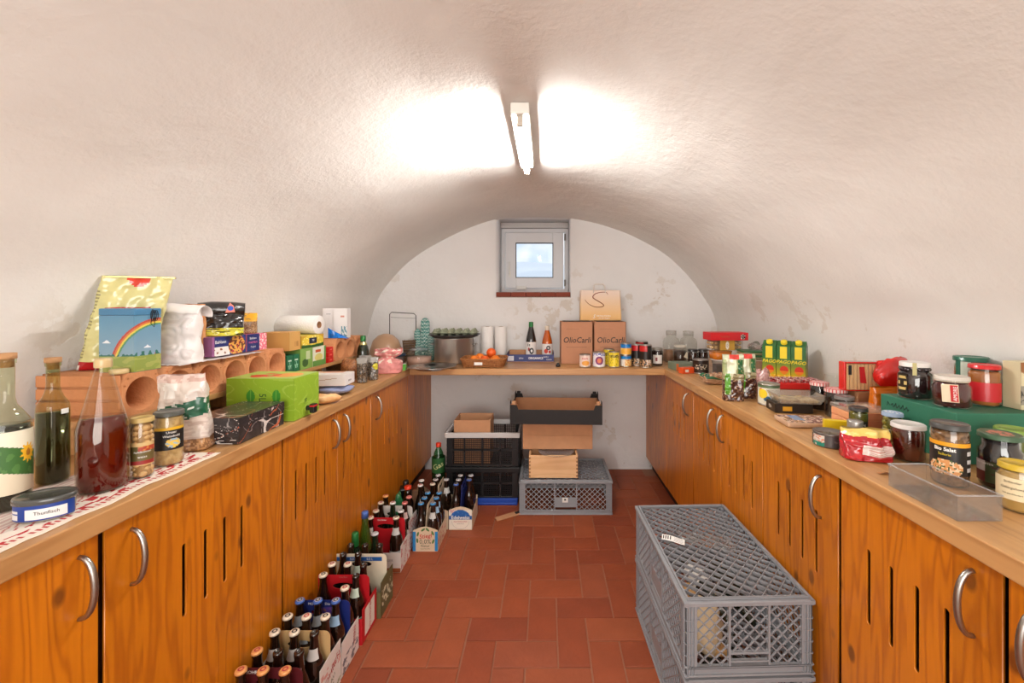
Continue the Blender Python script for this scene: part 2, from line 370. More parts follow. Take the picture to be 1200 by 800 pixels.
tmH = [tile_mesh(2*U-.0045, U-.0045, k) for k in range(5)]; tmV = [tile_mesh(U-.0045, 2*U-.0045, k) for k in range(5)]
for j in range(-9, 16):
    for i in range(-8, 12):
        k = (i+j) % 4
        if k not in (0, 2): continue
        if k == 0: cx, cy, me = TX+(i+1)*U, TY+(j+.5)*U, tmH
        else: cx, cy, me = TX+(i+.5)*U, TY+(j+1)*U, tmV
        if cx < -1.12 or cx > 1.02 or cy < .55 or cy > 3.36 or (cy > 3.33 and k == 2): continue
        o = bpy.data.objects.new('tile', me[random.choice((0, 0, 1, 1, 2, 2, 3, 4))]); COL.objects.link(o); o.parent = floor_ob
        o.location = (cx+random.uniform(-.0008, .0008), cy, random.uniform(-.0012, .0008)); o.rotation_euler = (random.uniform(-.003, .003), random.uniform(-.003, .003), random.uniform(-.004, .004))
# window
FR = mat('window_frame_white', (232, 230, 230), .4); GSK = mat('window_gasket', (60, 62, 66), .6)
YW = 3.80
w1 = T('window_1', None, None); w1['kind'] = 'structure'; del_ = None
def frame(b, x0, x1, z0, z1, t, y0, y1):
    b.box(x0, x0+t, y0, y1, z0, z1); b.box(x1-t, x1, y0, y1, z0, z1); b.box(x0+t, x1-t, y0, y1, z0, z0+t); b.box(x0+t, x1-t, y0, y1, z1-t, z1); return b
frame(MB(), WX0, WX1, 1.455, 2.04, .034, YW, YW+.06).link('window_frame', FR, w1, .003)
sash = T('sash', None, None, (0, 0, 0)); sash.parent = w1
frame(MB(), -.372, .158, 1.493, 2.0, .098, YW-.028, YW+.03).link('sash_frame', FR, sash, .004)
frame(MB(), -.279, .065, 1.586, 1.907, .007, YW-.03, YW-.012).link('gasket', GSK, sash)
MB().box(-.275, .061, YW, YW+.006, 1.59, 1.903).link('pane', film('window_glass', (235, 245, 255), .02), sash)
b = MB(); b.tube([(-.333, YW-.03, 1.62), (-.333, YW-.055, 1.62), (-.333, YW-.06, 1.64), (-.334, YW-.06, 1.73)], .007); b.box(-.345, -.321, YW-.034, YW-.026, 1.59, 1.65)
b.link('window_handle', WHITE, sash, .001)
b = MB(); b.box(-.27, -.18, YW-.05, YW-.026, 1.478, 1.512); b.link('sash_stop', WHITE, sash, .004)
b = MB(); [b.box(.165, .18, YW-.02, YW, z, z+.06) for z in (1.93, 1.51)]; b.link('hinge', mat('old_hinge', (120, 112, 104), .5, .6), w1, .002)
tag(MB().box(WX0, WX1, YW-.02, YW+.1, 2.045, 2.10).link('trim_1', mat('lintel_plaster', (216, 210, 206), .8, bump=.5, bscale=30)), kind='structure')
sill = T('windowsill', None, None); sill['kind'] = 'structure'; sill.name = 'trim_2'
for k in range(5):
    x0 = WX0+.004+k*.1215; MB().box(x0, x0+.119, YB-.012, YW+.03, 1.405-.0, 1.443).link('brick', mat('sill_brick', (132, 62, 44), .8, bump=.3), sill, .003)
tag(MB().box(WX0, WX1, YB-.004, YW+.1, 1.4, 1.4045).link('trim_3', mat('sill_mortar', (150, 138, 128), .9)), kind='structure')
# snowy bank and bare hedge outside, seen through the pane
b = MB(); b.grid(lambda u, v: Vector((-2.5+5*u, 5.2+2.5*v, 1.42+.7*v+.12*noise.noise(Vector((u*6, v*6, 1))))), 24, 16); tag(b.link('snow_bank', mat('snow', (236, 240, 246), .7)), 'snow covered bank outside the small window', 'snow', kind='structure')
# ceiling lamp
lp = T('ceiling_lamp', 'white fluorescent batten with bare tube on the vault', 'lamp', (-.094, 1.76, 2.047))
MB().box(-.033, .033, -.295, .295, -.028, .012).link('batten', mat('lamp_white', (240, 238, 230), .35), lp, .004)
for sgn in (-1, 1): MB().box(-.012, .012, sgn*.272-.008, sgn*.272+.008, -.066, -.028).link('tube_holder', mat('lamp_holder', (200, 190, 175), .5), lp, .002)
mt = bpy.data.materials.new('lit_tube'); mt.use_nodes = True; bs = mt.node_tree.nodes['Principled BSDF']; bs.inputs['Emission Color'].default_value = (1, .975, .94, 1); bs.inputs['Emission Strength'].default_value = LAMP; bs.inputs['Base Color'].default_value = (.9, .9, .9, 1)
MB().tube([(0, -.264, -.05), (0, 0, -.05), (0, .264, -.05)], .0125, 16).link('fluorescent_tube', mt, lp)
MB().tube([(0, -.04, -.05), (0, -.015, -.05)], .0132, 16).link('tube_clip', mat('lamp_holder', (0, 0, 0)), lp)
# cabinets
PINE = wood('orange_pine', (211, 124, 16), (160, 78, 8), 'Z', .105, 1.0, .38, .75, 'Y', .10)
PINE_IN = mat('cabinet_inside', (96, 52, 20), .8); CARC = mat('cabinet_carcass', (128, 70, 26), .6)
HND = mat('satin_steel_handle', (172, 168, 162), .35, 1)
def handle_mesh(side):
    # arc standing out from the door; side -1 right bank (bulges to -x), +1 left bank
    b = MB(); pts = []; 
    for k in range(15):
        t = k/14; a = pi*t; pts.append((side*(.004+.031*sin(a)**.85), 0, -.062*cos(a)))
    b.tube(pts, .0055, 8, rr=[.0045+.0015*sin(pi*k/14) for k in range(15)])
    return b
def cabinet(side, xf, y0, y1, doors, label):
    """side -1: right bank, face looks to -x; doors = [(ya, yb, slots?, handle y or None)]"""
    t = T('base_cabinet', label, 'cabinet', (xf, (y0+y1)/2, 0)); yc = (y0+y1)/2
    s = -side
    b = MB(); x0, x1 = sorted((s*.021, s*.50)); b.box(x0, x1, y0-yc+.0005, y0-yc+.018, .105, .867); b.box(x0, x1, y1-yc-.018, y1-yc-.0005, .105, .867)
    b.box(x0, x1, y0-yc+.018, y1-yc-.018, .105, .123); xa, xb = sorted((s*.488, s*.5)); b.box(xa, xb, y0-yc+.018, y1-yc-.018, .123, .867)
    x0b, x1b = sorted((s*.03, s*.47)); b.box(x0b, x1b, y0-yc+.018, y1-yc-.018, .48, .498)
    b.link('carcass', PINE_IN, t)
    xa, xb = sorted((s*.05, s*.068)); MB().box(xa, xb, y0-yc, y1-yc, 0.001, .105).link('plinth', mat('dark_plinth', (52, 34, 22), .8), t)
    for ya, yb, sl, hy in doors:
        w = yb-ya; c = (ya+yb)/2-yc; g = .002
        outer = [(-w/2+g, .106), (w/2-g, .106), (w/2-g, .862), (-w/2+g, .862)]
        holes = []
        if sl is not None:
            holes = [rslot(sl-(ya+yb)/2+dy, .625, .013, .19) for dy in (-.102, -.034, .034, .102)]
        M = Matrix.Translation((s*.003, c, 0)) @ Matrix(((0, 0, 1, 0), (1, 0, 0, 0), (0, 1, 0, 0), (0, 0, 0, 1)))
        plate_ = None; d = plate('door', outer, holes, .006, PINE, t, M)
        
        if hy is not None:
            handle_mesh(side).link('handle', HND, d, loc=(0, hy-yc, .772))
    return t
XR, XL = .817, -.940
cabinet(-1, XR, .30, 1.151, [(.30, .731, .53, .682), (.738, 1.145, .945, .786)], 'orange pine cabinet nearest the viewer on the right, two slotted doors')
cabinet(-1, XR, 1.151, 1.557, [(1.155, 1.555, 1.353, 1.222)], 'narrow pine cabinet on the right with one slotted door, beside the grey crates')
cabinet(-1, XR, 1.557, 2.29, [(1.559, 1.927, 1.743, 1.892), (1.931, 2.288, 2.11, 2.005)], 'orange pine cabinet midway along the right wall with paired handles')
cabinet(-1, XR, 2.29, 2.80, [(2.292, 2.798, 2.545, 2.36)], 'farthest pine cabinet along the right wall, one wide slotted door')
cabinet(1, XL, .25, .873, [(.255, .868, .56, .828)], 'pine cabinet at the left picture edge, its door cut off by the frame')
cabinet(1, XL, .873, 1.475, [(.878, 1.471, 1.175, .932)], 'wide pine cabinet under the amber carafe on the left')
cabinet(1, XL, 1.475, 2.212, [(1.478, 1.855, 1.655, 1.812), (1.859, 2.21, 2.025, 1.905)], 'pine cabinet midway along the left wall with paired handles')
cabinet(1, XL, 2.212, 2.80, [(2.214, 2.798, 2.5, 2.272)], 'farthest pine cabinet along the left wall, behind the beer bottles')
for s, xf, side in ((1, XR, 'right'), (-1, XL, 'left')):
    xa, xb = sorted((xf, xf+s*.02)); t = T('end_panel', 'pine filler panel under the back worktop corner, %s side' % side, 'panel', (0, 0, 0))
    for k in range(4):
        ya = 2.803+k*.1435; MB().box(xa, xb, ya, ya+.1425, .1, .866).link('board', PINE, t, .0015)
    xa, xb = sorted((xf+s*.05, xf+s*.068)); MB().box(xa, xb, 2.801, 3.375, .001, .1).link('plinth', _mc['dark_plinth'], t)
OAK = wood('pale_beech_top', (198, 150, 96), (166, 116, 66), 'Y', .045, .8, .42, 0, 'X', .06); OAKB = wood('pale_beech_top_back', (196, 146, 92), (164, 112, 64), 'X', .045, .8, .42, 0, 'Y', .06)
EDGE = .021
for nm, x0, x1, y0, y1, m_, lb in (('worktop', XR-EDGE, 1.40, .1, 3.375, OAK, 'long pale wooden worktop over the right hand cabinets'), ('worktop', -1.45, XL+EDGE, .1, 3.375, OAK, 'long pale wooden worktop over the left hand cabinets'), ('worktop', XL+EDGE+.001, XR-EDGE-.001, 2.77, 3.375, OAKB, 'short wooden worktop across the back wall below the window')):
    tag(MB().box(x0, x1, y0, y1, .868, .91).link(nm, m_, None, .003), lb, 'worktop')
# ---------------- grey lattice crates ----------------
def lattice(b, a0, a1, c0, c1, s, w, t, to3, nrm):
    """crossing diagonal bars inside the rectangle a0..a1 x c0..c1; to3 maps (a, c) -> point"""
    for sg in (1, -1):
        k = floor((a0-c1-2)/s)*s
        lo = a0-(c1 if sg > 0 else -c0); hi = a1-(c0 if sg > 0 else -c1)
        k = floor(lo/s)*s+s*.5
        while k < hi+s:
            # line a = k + sg*c
            pts = []
            for c in (c0, c1):
                a = k+sg*c
                if a0 <= a <= a1: pts.append((a, c))
            for a in (a0, a1):
                c = (a-k)*sg
                if c0 < c < c1: pts.append((a, c))
            if len(pts) >= 2 and abs(pts[0][0]-pts[1][0]) > .004: b.bar(to3(*pts[0]), to3(*pts[1]), w, t, nrm)
            k += s
    return b
def crate(name, label, loc, rz, group, h=.2235, near=True, m=GREYP):
    """stacking crate standing upside down: its lattice base is on top"""
    t = T(name, label, 'crate', loc, rz, group); L, Wd = .598, .398
    b = MB(); c = .028
    for sx in (-1, 1):
        for sy in (-1, 1):
            x, y = sx*(L/2-.006), sy*(Wd/2-.006)
            b.box(*sorted((x, x-sx*c)), *sorted((y, y-sy*.004)), .003, h-.004); b.box(*sorted((x, x-sx*.004)), *sorted((y, y-sy*c)), .003, h-.004)
            for q in (.010, .019, .028): b.box(*sorted((x-sx*q, x-sx*(q-.003))), *sorted((y+sy*.004, y)), .003, h-.01); b.box(*sorted((x, x+sx*.004)), *sorted((y-sy*q, y-sy*(q-.003))), .003, h-.01)
            for zz in (.06, .095, .13, .165): b.box(*sorted((x, x-sx*.034)), *sorted((y+sy*.003, y)), zz, zz+.003); b.box(*sorted((x, x+sx*.003)), *sorted((y, y-sy*.034)), zz, zz+.003)
    b.link('corner_posts', m, t, tag)if False else tag(b.link('corner_post', m, t), kind='stuff')
    b = MB(); e = .012
    for z0, z1, o in ((0, .006, 0), (.026, .031, .002), (h-.014, h-.001, -.0005)):
        o2 = L/2-o; p2 = Wd/2-o
        b.box(-o2, o2, -p2, -p2+e, z0, z1); b.box(-o2, o2, p2-e, p2, z0, z1); b.box(-o2, -o2+e, -p2+e, p2-e, z0, z1); b.box(o2-e, o2, -p2+e, p2-e, z0, z1)
    for sx in (-1, 1): b.box(*sorted((sx*(L/2-.006), sx*(L/2-.010))), -Wd/2+.03, Wd/2-.03, .003, .028)
    for sy in (-1, 1): b.box(-L/2+.03, L/2-.03, *sorted((sy*(Wd/2-.006), sy*(Wd/2-.010))), .003, .028)
    b.link('rim', m, t, .0015, seg=1)
    # lattice base on top
    b = MB(); lattice(b, -L/2+.016, L/2-.016, -Wd/2+.016, Wd/2-.016, .043, .0026, .011, lambda a, c: Vector((a, c, h-.010)), (0, 0, 1))
    tag(b.link('base_lattice', m, t), kind='stuff')
    frame(MB(), -L/2+.011, L/2-.011, -Wd/2+.011, Wd/2-.011, .006, 0, .012); bb = MB()
    for x0, x1, y0, y1 in ((-L/2+.012, L/2-.012, -Wd/2+.012, -Wd/2+.018), (-L/2+.012, L/2-.012, Wd/2-.018, Wd/2-.012), (-L/2+.012, -L/2+.018, -Wd/2+.018, Wd/2-.018), (L/2-.018, L/2-.012, -Wd/2+.018, Wd/2-.018)):
        bb.box(x0, x1, y0, y1, h-.002, h+.006)
    bb.link('stacking_ridge', m, t, .001, seg=1)
    z0, z1 = .031, h-.014
    for sy in (-1, 1):                            # long sides
        y = sy*(Wd/2-.008); to3 = lambda a, c, y=y: Vector((a, y, c)); b = MB()
        for a0, a1 in ((-.26, -.072), (.072, .26)): lattice(b, a0, a1, z0, z1, .034, .0034, .004, to3, (0, 1, 0))
        lattice(b, -.068, .068, .115, z1, .034, .0034, .004, to3, (0, 1, 0))
        for a in (-.262, -.07, .07, .262): b.box(a-.0035, a+.0035, y-.005, y+.005, z0, z1)
        tag(b.link('side_lattice', m, t), kind='stuff')
        b = MB(); b.box(-.066, .066, y-.002, y+.002, .056, .115); b.box(-.066, .066, y-.005, y+.005, .05, .056); b.link('handle_panel', m, t, .0008, seg=1)
    for sx in (-1, 1):                            # short ends
        x = sx*(L/2-.008); to3 = lambda a, c, x=x: Vector((x, a, c)); b = MB()
        lattice(b, -.16, -.062, z0, z1, .034, .0034, .004, to3, (1, 0, 0)); lattice(b, .062, .16, z0, z1, .034, .0034, .004, to3, (1, 0, 0)); lattice(b, -.058, .058, .07, z1, .034, .0034, .004, to3, (1, 0, 0))
        for a in (-.162, -.06, .06, .162): b.box(x-.005, x+.005, a-.003, a+.003, z0, z1)
        tag(b.link('end_lattice', m, t), kind='stuff')
        b = MB(); b.box(x-.006, x+.006, -.058, .058, .064, .070); b.box(x-.006, x+.006, -.058, .058, .040, .045); b.link('grip', m, t, .001, seg=1)
    return t
hc = .2235
c1 = crate('plastic_crate', 'lower grey lattice crate of the stack beside the right hand cabinets', (.600, 1.531, 0.001), pi/2+.03, 'grey lattice crates')
c2 = dup(c1, (.600, 1.531, hc+.0075), None, 'upper grey lattice crate of the right hand stack, paper label lying on top')
c3 = dup(c1, (.125, 2.83, .001), 0, 'grey lattice crate under the pale wooden box by the back wall')
c3.scale = (1, 1, .95)
st = printed('sticker', c3, lambda u, v: (60, 55, 55) if (.3 < u < .7 and .35 < v < .75 and (int(u*24) % 2)) else (226, 222, 214), quad((-.022, -.2002, .085), (.036, 0, 0), (0, 0, .032)), 12, 8)
# what lies in the grey crates
t = T('paper_bundle', 'beige paper parcel inside the upper grey crate', 'parcel', (.50, 1.33, hc+.004)); MB().ball((0, 0, .085), .085, 16, 10, (.75, .7, 1), .35, 3).link('wrapping', mat('beige_paper', (196, 172, 138), .9, bump=.5, bscale=30), t)
t = T('wine_bottle', 'dark wine bottle lying inside the upper grey crate', 'bottle', (.60, 1.56, hc+.045), rot=(pi/2, 0, .12))
MB().lathe([(0, -.14), (.036, -.14), (.037, -.13), (.037, .05), (.014, .11), (.013, .16), (0, .16)], 20).link('glass', mat('dark_bottle', (22, 28, 14), .08, coat=1), t)
MB().lathe([(.0373, -.1), (.0373, 0)], 20).link('label', PAPER, t)
t = T('wine_bottle', 'second dark bottle lying in the upper grey crate, nearer the cabinets', 'bottle', (.695, 1.55, hc+.045), rot=(pi/2, 0, .0))
MB().lathe([(0, -.14), (.036, -.14), (.037, -.13), (.037, .05), (.014, .11), (.013, .16), (0, .16)], 20).link('glass', _mc['dark_bottle'], t)
tag(MB().box(.53, .57, 1.30, 1.62, hc+.008, hc+.028).link('slat', mat('raw_pine', (206, 160, 104), .7), None, .002), 'loose pale wooden slat lying in the upper grey crate', 'slat')
for k, (x, y) in enumerate(((.50, 1.38), (.60, 1.40), (.70, 1.38))):
    t = T('wine_bottle', ['left', 'middle', 'right'][k]+' one of three dark bottles lying in the lower grey crate', 'bottle', (x, 1.5, .045), rot=(pi/2, 0, 0))
    MB().lathe([(0, -.14), (.036, -.14), (.037, -.13), (.037, .05), (.014, .11), (.013, .16), (0, .16)], 16).link('glass', _mc['dark_bottle'], t)
# paper label and torn clear film on the near crate
zt_ = 2*hc+.0155
def lblpos(u, v): return Vector((.432+.075*u+.012*v, 1.545-.035*u+.035*v-.0, zt_+.001+.002*sin(u*5)))
o = printed('paper_label', None, lambda u, v: (60, 60, 60) if (.06 < u < .45 and .2 < v < .85 and int(u*60) % 2) else ((150, 150, 150) if (.52 < u < .92 and int(v*9) % 2 and .15 < v < .85) else (238, 236, 232)), lblpos, 40, 14, .6, solid=.0004)
tag(o, 'white printed paper label lying on the near grey crate', 'label')
CLEAR = film('clear_film', (246, 246, 244), .12, .04, (220, 218, 214))
o = MB().grid(lambda u, v: Vector((.50+.18*u, 1.50+.09*v-.05*u, zt_+.004+.016*abs(noise.noise(Vector((u*7, v*5, 0))))+.010*abs(noise.noise(Vector((u*19, v*14, 4)))))), 36, 20).link('clear_wrap', CLEAR)
tag(o, 'crumpled clear plastic wrap on top of the near grey crate', 'wrap')
# ---------------- cardboard and boxes by the back wall ----------------
def openbox(name, label, cat, loc, rz, w, d, h, m, t=.004, flaps=None, wallname='side', group=None):
    o = T(name, label, cat, loc, rz, group)
    MB().box(-w/2+t, w/2-t, -d/2+t, d/2-t, 0, t).link('bottom', m, o)
    MB().box(-w/2, w/2, -d/2, -d/2+t, 0, h).link(wallname, m, o, .0008, seg=1); MB().box(-w/2, w/2, d/2-t, d/2, 0, h).link(wallname, m, o, .0008, seg=1)
    MB().box(-w/2, -w/2+t, -d/2+t, d/2-t, 0, h).link(wallname, m, o, .0008, seg=1); MB().box(w/2-t, w/2, -d/2+t, d/2-t, 0, h).link(wallname, m, o, .0008, seg=1)
    return o
PALEW = wood('pale_pine_box', (226, 184, 138), (206, 156, 106), 'X', .5, .7, .6, 0, 'Z', .03, 0)
zb = .9535*.2235+.006
o = openbox('wooden_box', 'pale wooden box with dovetailed corners on the far grey crate', 'box', (.047, 2.764, zb), 0, .317, .18, .145, PALEW, .012)
b = MB()
for sx in (-1, 1):
    for k in range(6): b.box(*sorted((sx*.1585, sx*.1475)), -.0912, -.0895, .008+k*.023, .019+k*.023)
tag(b.link('dovetail', mat('end_grain', (150, 102, 62), .7), o), kind='stuff')
b = MB(); b.lathe([(0, .135), (.08, .137), (.115, .152), (.118, .153), (.118, .156), (.08, .143), (0, .14)], 32, (.02, -.02, 0)); 
tag(b.link('clear_bowl', film('cloudy_plastic', (225, 225, 228), .1, .15, (210, 215, 225)), None, loc=(.047, 2.764, zb)), 'shallow clear plastic bowl on top of the pale wooden box', 'bowl')
t = T('cardboard_box', 'closed brown cardboard box under the black fruit tray', 'box', (.077, 2.855+.0, zb+.157)); MB().box(-.233, .233, -.10, .13, 0, .185).link('carton', KRAFT, t, .003)
MB().box(-.233, .233, -.1008, -.0995, .0915, .093).link('score_line', KRAFT_D, t)
t = T('fruit_tray', 'black topped cardboard fruit tray on the stack by the back wall', 'tray', (.07, 2.86, zb+.344), -.035); TB = mat('black_card', (30, 27, 27), .7); TK = KRAFT
w, d, h = .60, .36, .095
MB().box(-w/2+.004, w/2-.004, -d/2+.004, d/2-.004, 0, .004).link('bottom', TK, t)
for sy in (-1, 1):
    pr = [(-w/2, 0), (w/2, 0), (w/2, h+.03), (w/2-.045, h+.03), (w/2-.055, h), (-w/2+.055, h), (-w/2+.045, h+.03), (-w/2, h+.03)]
    ya, yb = sorted((sy*d/2, sy*(d/2-.0025))); MB().prism(pr, ya, yb, 'y').link('long_side', TB, t)
    ya, yb = sorted((sy*(d/2-.003), sy*(d/2-.0055))); MB().prism(pr[:1]+[(w/2, 0), (w/2, h), (-w/2, h)], ya, yb, 'y').link('lining', TK, t)
for sx in (-1, 1):
    xa, xb = sorted((sx*w/2, sx*(w/2-.0025))); MB().prism([(-d/2+.006, 0), (d/2-.006, 0), (d/2-.006, h+.05), (d/2-.06, h+.05), (d/2-.075, h+.01), (-d/2+.075, h+.01), (-d/2+.06, h+.05), (-d/2+.006, h+.05)], xa, xb, 'x').link('end_panel', TB, t)
    xa, xb = sorted((sx*(w/2-.003), sx*(w/2-.0055))); MB().box(xa, xb, -d/2+.006, d/2-.006, 0, h).link('lining', TK, t)
    for sy in (-1, 1):
        b = MB(); x = sx*(w/2-.024); y = sy*(d/2-.028); b.prism([(x-.022, y-.022), (x+.022, y-.022), (x+.022, y+.022), (x-.022, y+.022)], h+.022, h+.027); b.box(x-.012, x+.012, y-.012, y+.012, h+.027, h+.05); b.link('corner_tab', TK if sy < 0 else TB, t, .002)
# folding crates
FOLD = mat('black_crate_plastic', (20, 20, 22), .4); LG = mat('light_grey_rim', (196, 194, 192), .45); BLU = mat('blue_crate_plastic', (22, 66, 160), .4)
def fold(label, loc, h, rim, body, w=.50, d=.345):
    o = T('folding_crate', label, 'crate', loc, 0, 'folding crates by the back wall')
    b = MB()
    for x0, x1, y0, y1 in ((-w/2, w/2, -d/2, -d/2+.014), (-w/2, w/2, d/2-.014, d/2), (-w/2, -w/2+.014, -d/2+.014, d/2-.014), (w/2-.014, w/2, -d/2+.014, d/2-.014)): b.box(x0, x1, y0, y1, h-.034, h)
    b.link('rim', rim, o, .003)
    MB().box(-w/2+.008, w/2-.008, -d/2+.008, d/2-.008, 0, .012).link('base', body, o, .002)
    for sy in (-1, 1):
        y = sy*(d/2-.009); b = MB(); x = -w/2+.03
        for xc0, xc1 in ((-w/2+.05, -.125), (-.115, -.01), (.01, .115), (.125, w/2-.05)):
            n = max(2, int((xc1-xc0)/.0105))
            for k in range(n+1): xx = xc0+(xc1-xc0)*k/n; b.box(xx-.0016, xx+.0016, y-.002, y+.002, .02, h-.034)
        for k in range(int((h-.06)/.014)+1): b.box(-w/2+.05, w/2-.05, y-.002, y+.002, .02+k*.014, .0228+k*.014)
        b.box(-w/2+.012, -w/2+.052, y-.004, y+.004, .01, h-.034); b.box(w/2-.052, w/2-.012, y-.004, y+.004, .01, h-.034)
        for xx in (-.12, 0, .12): b.box(xx-.006, xx+.006, y-.005, y+.005, .01, h-.034)
        b.box(-w/2+.012, w/2-.012, y-.005, y+.005, h*.46, h*.46+.012)
        tag(b.link('lattice_side', body, o), kind='stuff')
    for sx in (-1, 1):
        x = sx*(w/2-.009); b = MB()
        for k in range(15): yy = -d/2+.03+(d-.06)*k/14; b.box(x-.002, x+.002, yy-.0018, yy+.0018, .012, h-.034)
        for k in range(6): b.box(x-.002, x+.002, -d/2+.02, d/2-.02, .03+k*.027, .034+k*.027)
        tag(b.link('lattice_end', body, o), kind='stuff')
    return o
fx, fy = -.427, 2.93
# bottom one folded flat, blue
o = T('folding_crate', 'blue folding crate, folded flat under the black ones', 'crate', (fx-.005, fy, .001), 0, 'folding crates by the back wall')
MB().box(-.24, .24, -.17, .17, 0, .016).link('base', BLU, o, .003)
b = MB(); [b.box(*q) for q in ((-.24, .24, -.17, -.156, .016, .045), (-.24, .24, .156, .17, .016, .045), (-.24, -.226, -.156, .156, .016, .045), (.226, .24, -.156, .156, .016, .045))]; b.link('rim', BLU, o, .003)
MB().box(-.224, .224, -.154, .154, .018, .040).link('folded_side', FOLD, o, .003)
fold('plain black folding crate, second from the floor by the back wall', (fx, fy, .048), .205, FOLD, FOLD)
fold('black folding crate with a light grey rim holding a cardboard box', (fx, fy, .256), .228, LG, FOLD)
openbox('cardboard_box', 'open brown cardboard box standing in the grey rimmed folding crate', 'box', (-.50, 2.885, .270), 0, .245, .19, .29, KRAFT, .004)
t = T('cardboard_strip', 'torn strip of cardboard lying on the tiles before the crates', 'cardboard', (-.24, 2.615, .002), .55); MB().box(-.085, .075, -.022, .022, 0, .006).link('card', KRAFT, t, .001); MB().box(.05, .085, -.012, .012, .0065, .0085).link('tape', TB, t)
# ---------------- beer ----------------
BROWN = mat('brown_bottle_glass', (30, 15, 8), .1, coat=.8); GREENG = mat('green_bottle_glass', (62, 84, 22), .1, coat=.8, trans=.25); DKG = mat('dark_green_glass', (18, 34, 20), .12, coat=.8)
CREAM = mat('cream_paper', (226, 214, 188), .7); REDC = mat('red_card', (186, 16, 28), .5); DRED = mat('dark_red_card', (84, 18, 26), .5); BLUC = mat('dark_blue_card', (24, 40, 112), .45)
def capmat(n, c): return mat('cap_'+n, c, .35, .2)
CAPS = {'cream': capmat('cream', (226, 212, 190)), 'white': capmat('white', (232, 228, 224)), 'orange': capmat('orange', (222, 158, 96)), 'blue': capmat('blue', (70, 104, 176)), 'navy': capmat('navy', (30, 34, 80)), 'red': capmat('red', (226, 60, 30)), 'pink': capmat('pink', (216, 130, 122)), 'silver': capmat('silver', (196, 194, 196)), 'green': capmat('green', (30, 110, 50)), 'lightblue': capmat('lightblue', (66, 140, 196))}
def beer_proto(h, r, neck=.0128):
    s = h/.26
    prof = [(0, .001), (r*.9, .001), (r, .006), (r, .135*s), (r*.97, .150*s), (r*.78, .172*s), (r*.52, .196*s), (neck+.001, .222*s), (neck, .240*s), (neck+.0015, .246*s), (neck+.0015, h-.004), (neck-.003, h), (neck-.0035, h-.01), (0, h-.012)]
    return prof
def beer(label, cat, loc, kind='brown', capc=None, ring=None, h=.26, r=.0325, lab=None, neck=None, group=None, name='beer_bottle', capr=None):
    o = T(name, label, cat, loc, R_.uniform(-.6, .6), group)
    key = ('g', h, r, kind)
    if key in _bt: g = bpy.data.objects.new('glass', _bt[key]); COL.objects.link(g); g.parent = o
    else: g = MB().lathe(beer_proto(h, r), 20).link('glass', {'brown': BROWN, 'green': GREENG, 'dark': DKG}[kind], o); _bt[key] = g.data
    if capc:
        b = MB(); rc = .0152; b.lathe([(.0145, h-.007), (rc+.0012, h-.006), (rc+.0006, h-.001), (rc-.001, h+.0012), (rc-.003, h+.002), (0, h+.002)], 21)
        q = b.link('cap', CAPS[capc], o)
        if capc in ('blue', 'lightblue'): MB().lathe([(0, h+.0022), (.0108, h+.0022)], 16).link('cap_disc', CAPS['silver'], q)
        if ring: MB().lathe([(.0045, h+.0026), (.0085, h+.0026)], 16).link('cap_print', ring, q)
    s = h/.26
    if neck: MB().lathe([(r*.70+.0008, .178*s), (r*.52+.001, .197*s), (.0168, .212*s)], 20, a0=-2.7, a1=-.45).link('neck_label', neck, o)
    if lab:
        o.rotation_euler = (0, 0, R_.uniform(-.2, .3)); q = MB().lathe([(r+.0005, .045), (r+.0005, .10*s)], 20, a0=-2.8, a1=-.3).link('label', lab, o)
        MB().lathe([(r+.0009, .075), (r+.0009, .09)], 12, a0=-2.2, a1=-.9).link('label_band', RPRINT if lab != WPRINT else INK, q)
    return o
_bt = {}
def bcap(px, py, z): p = at(px, py, z); return (max(p.x, -.9055), p.y, 0)
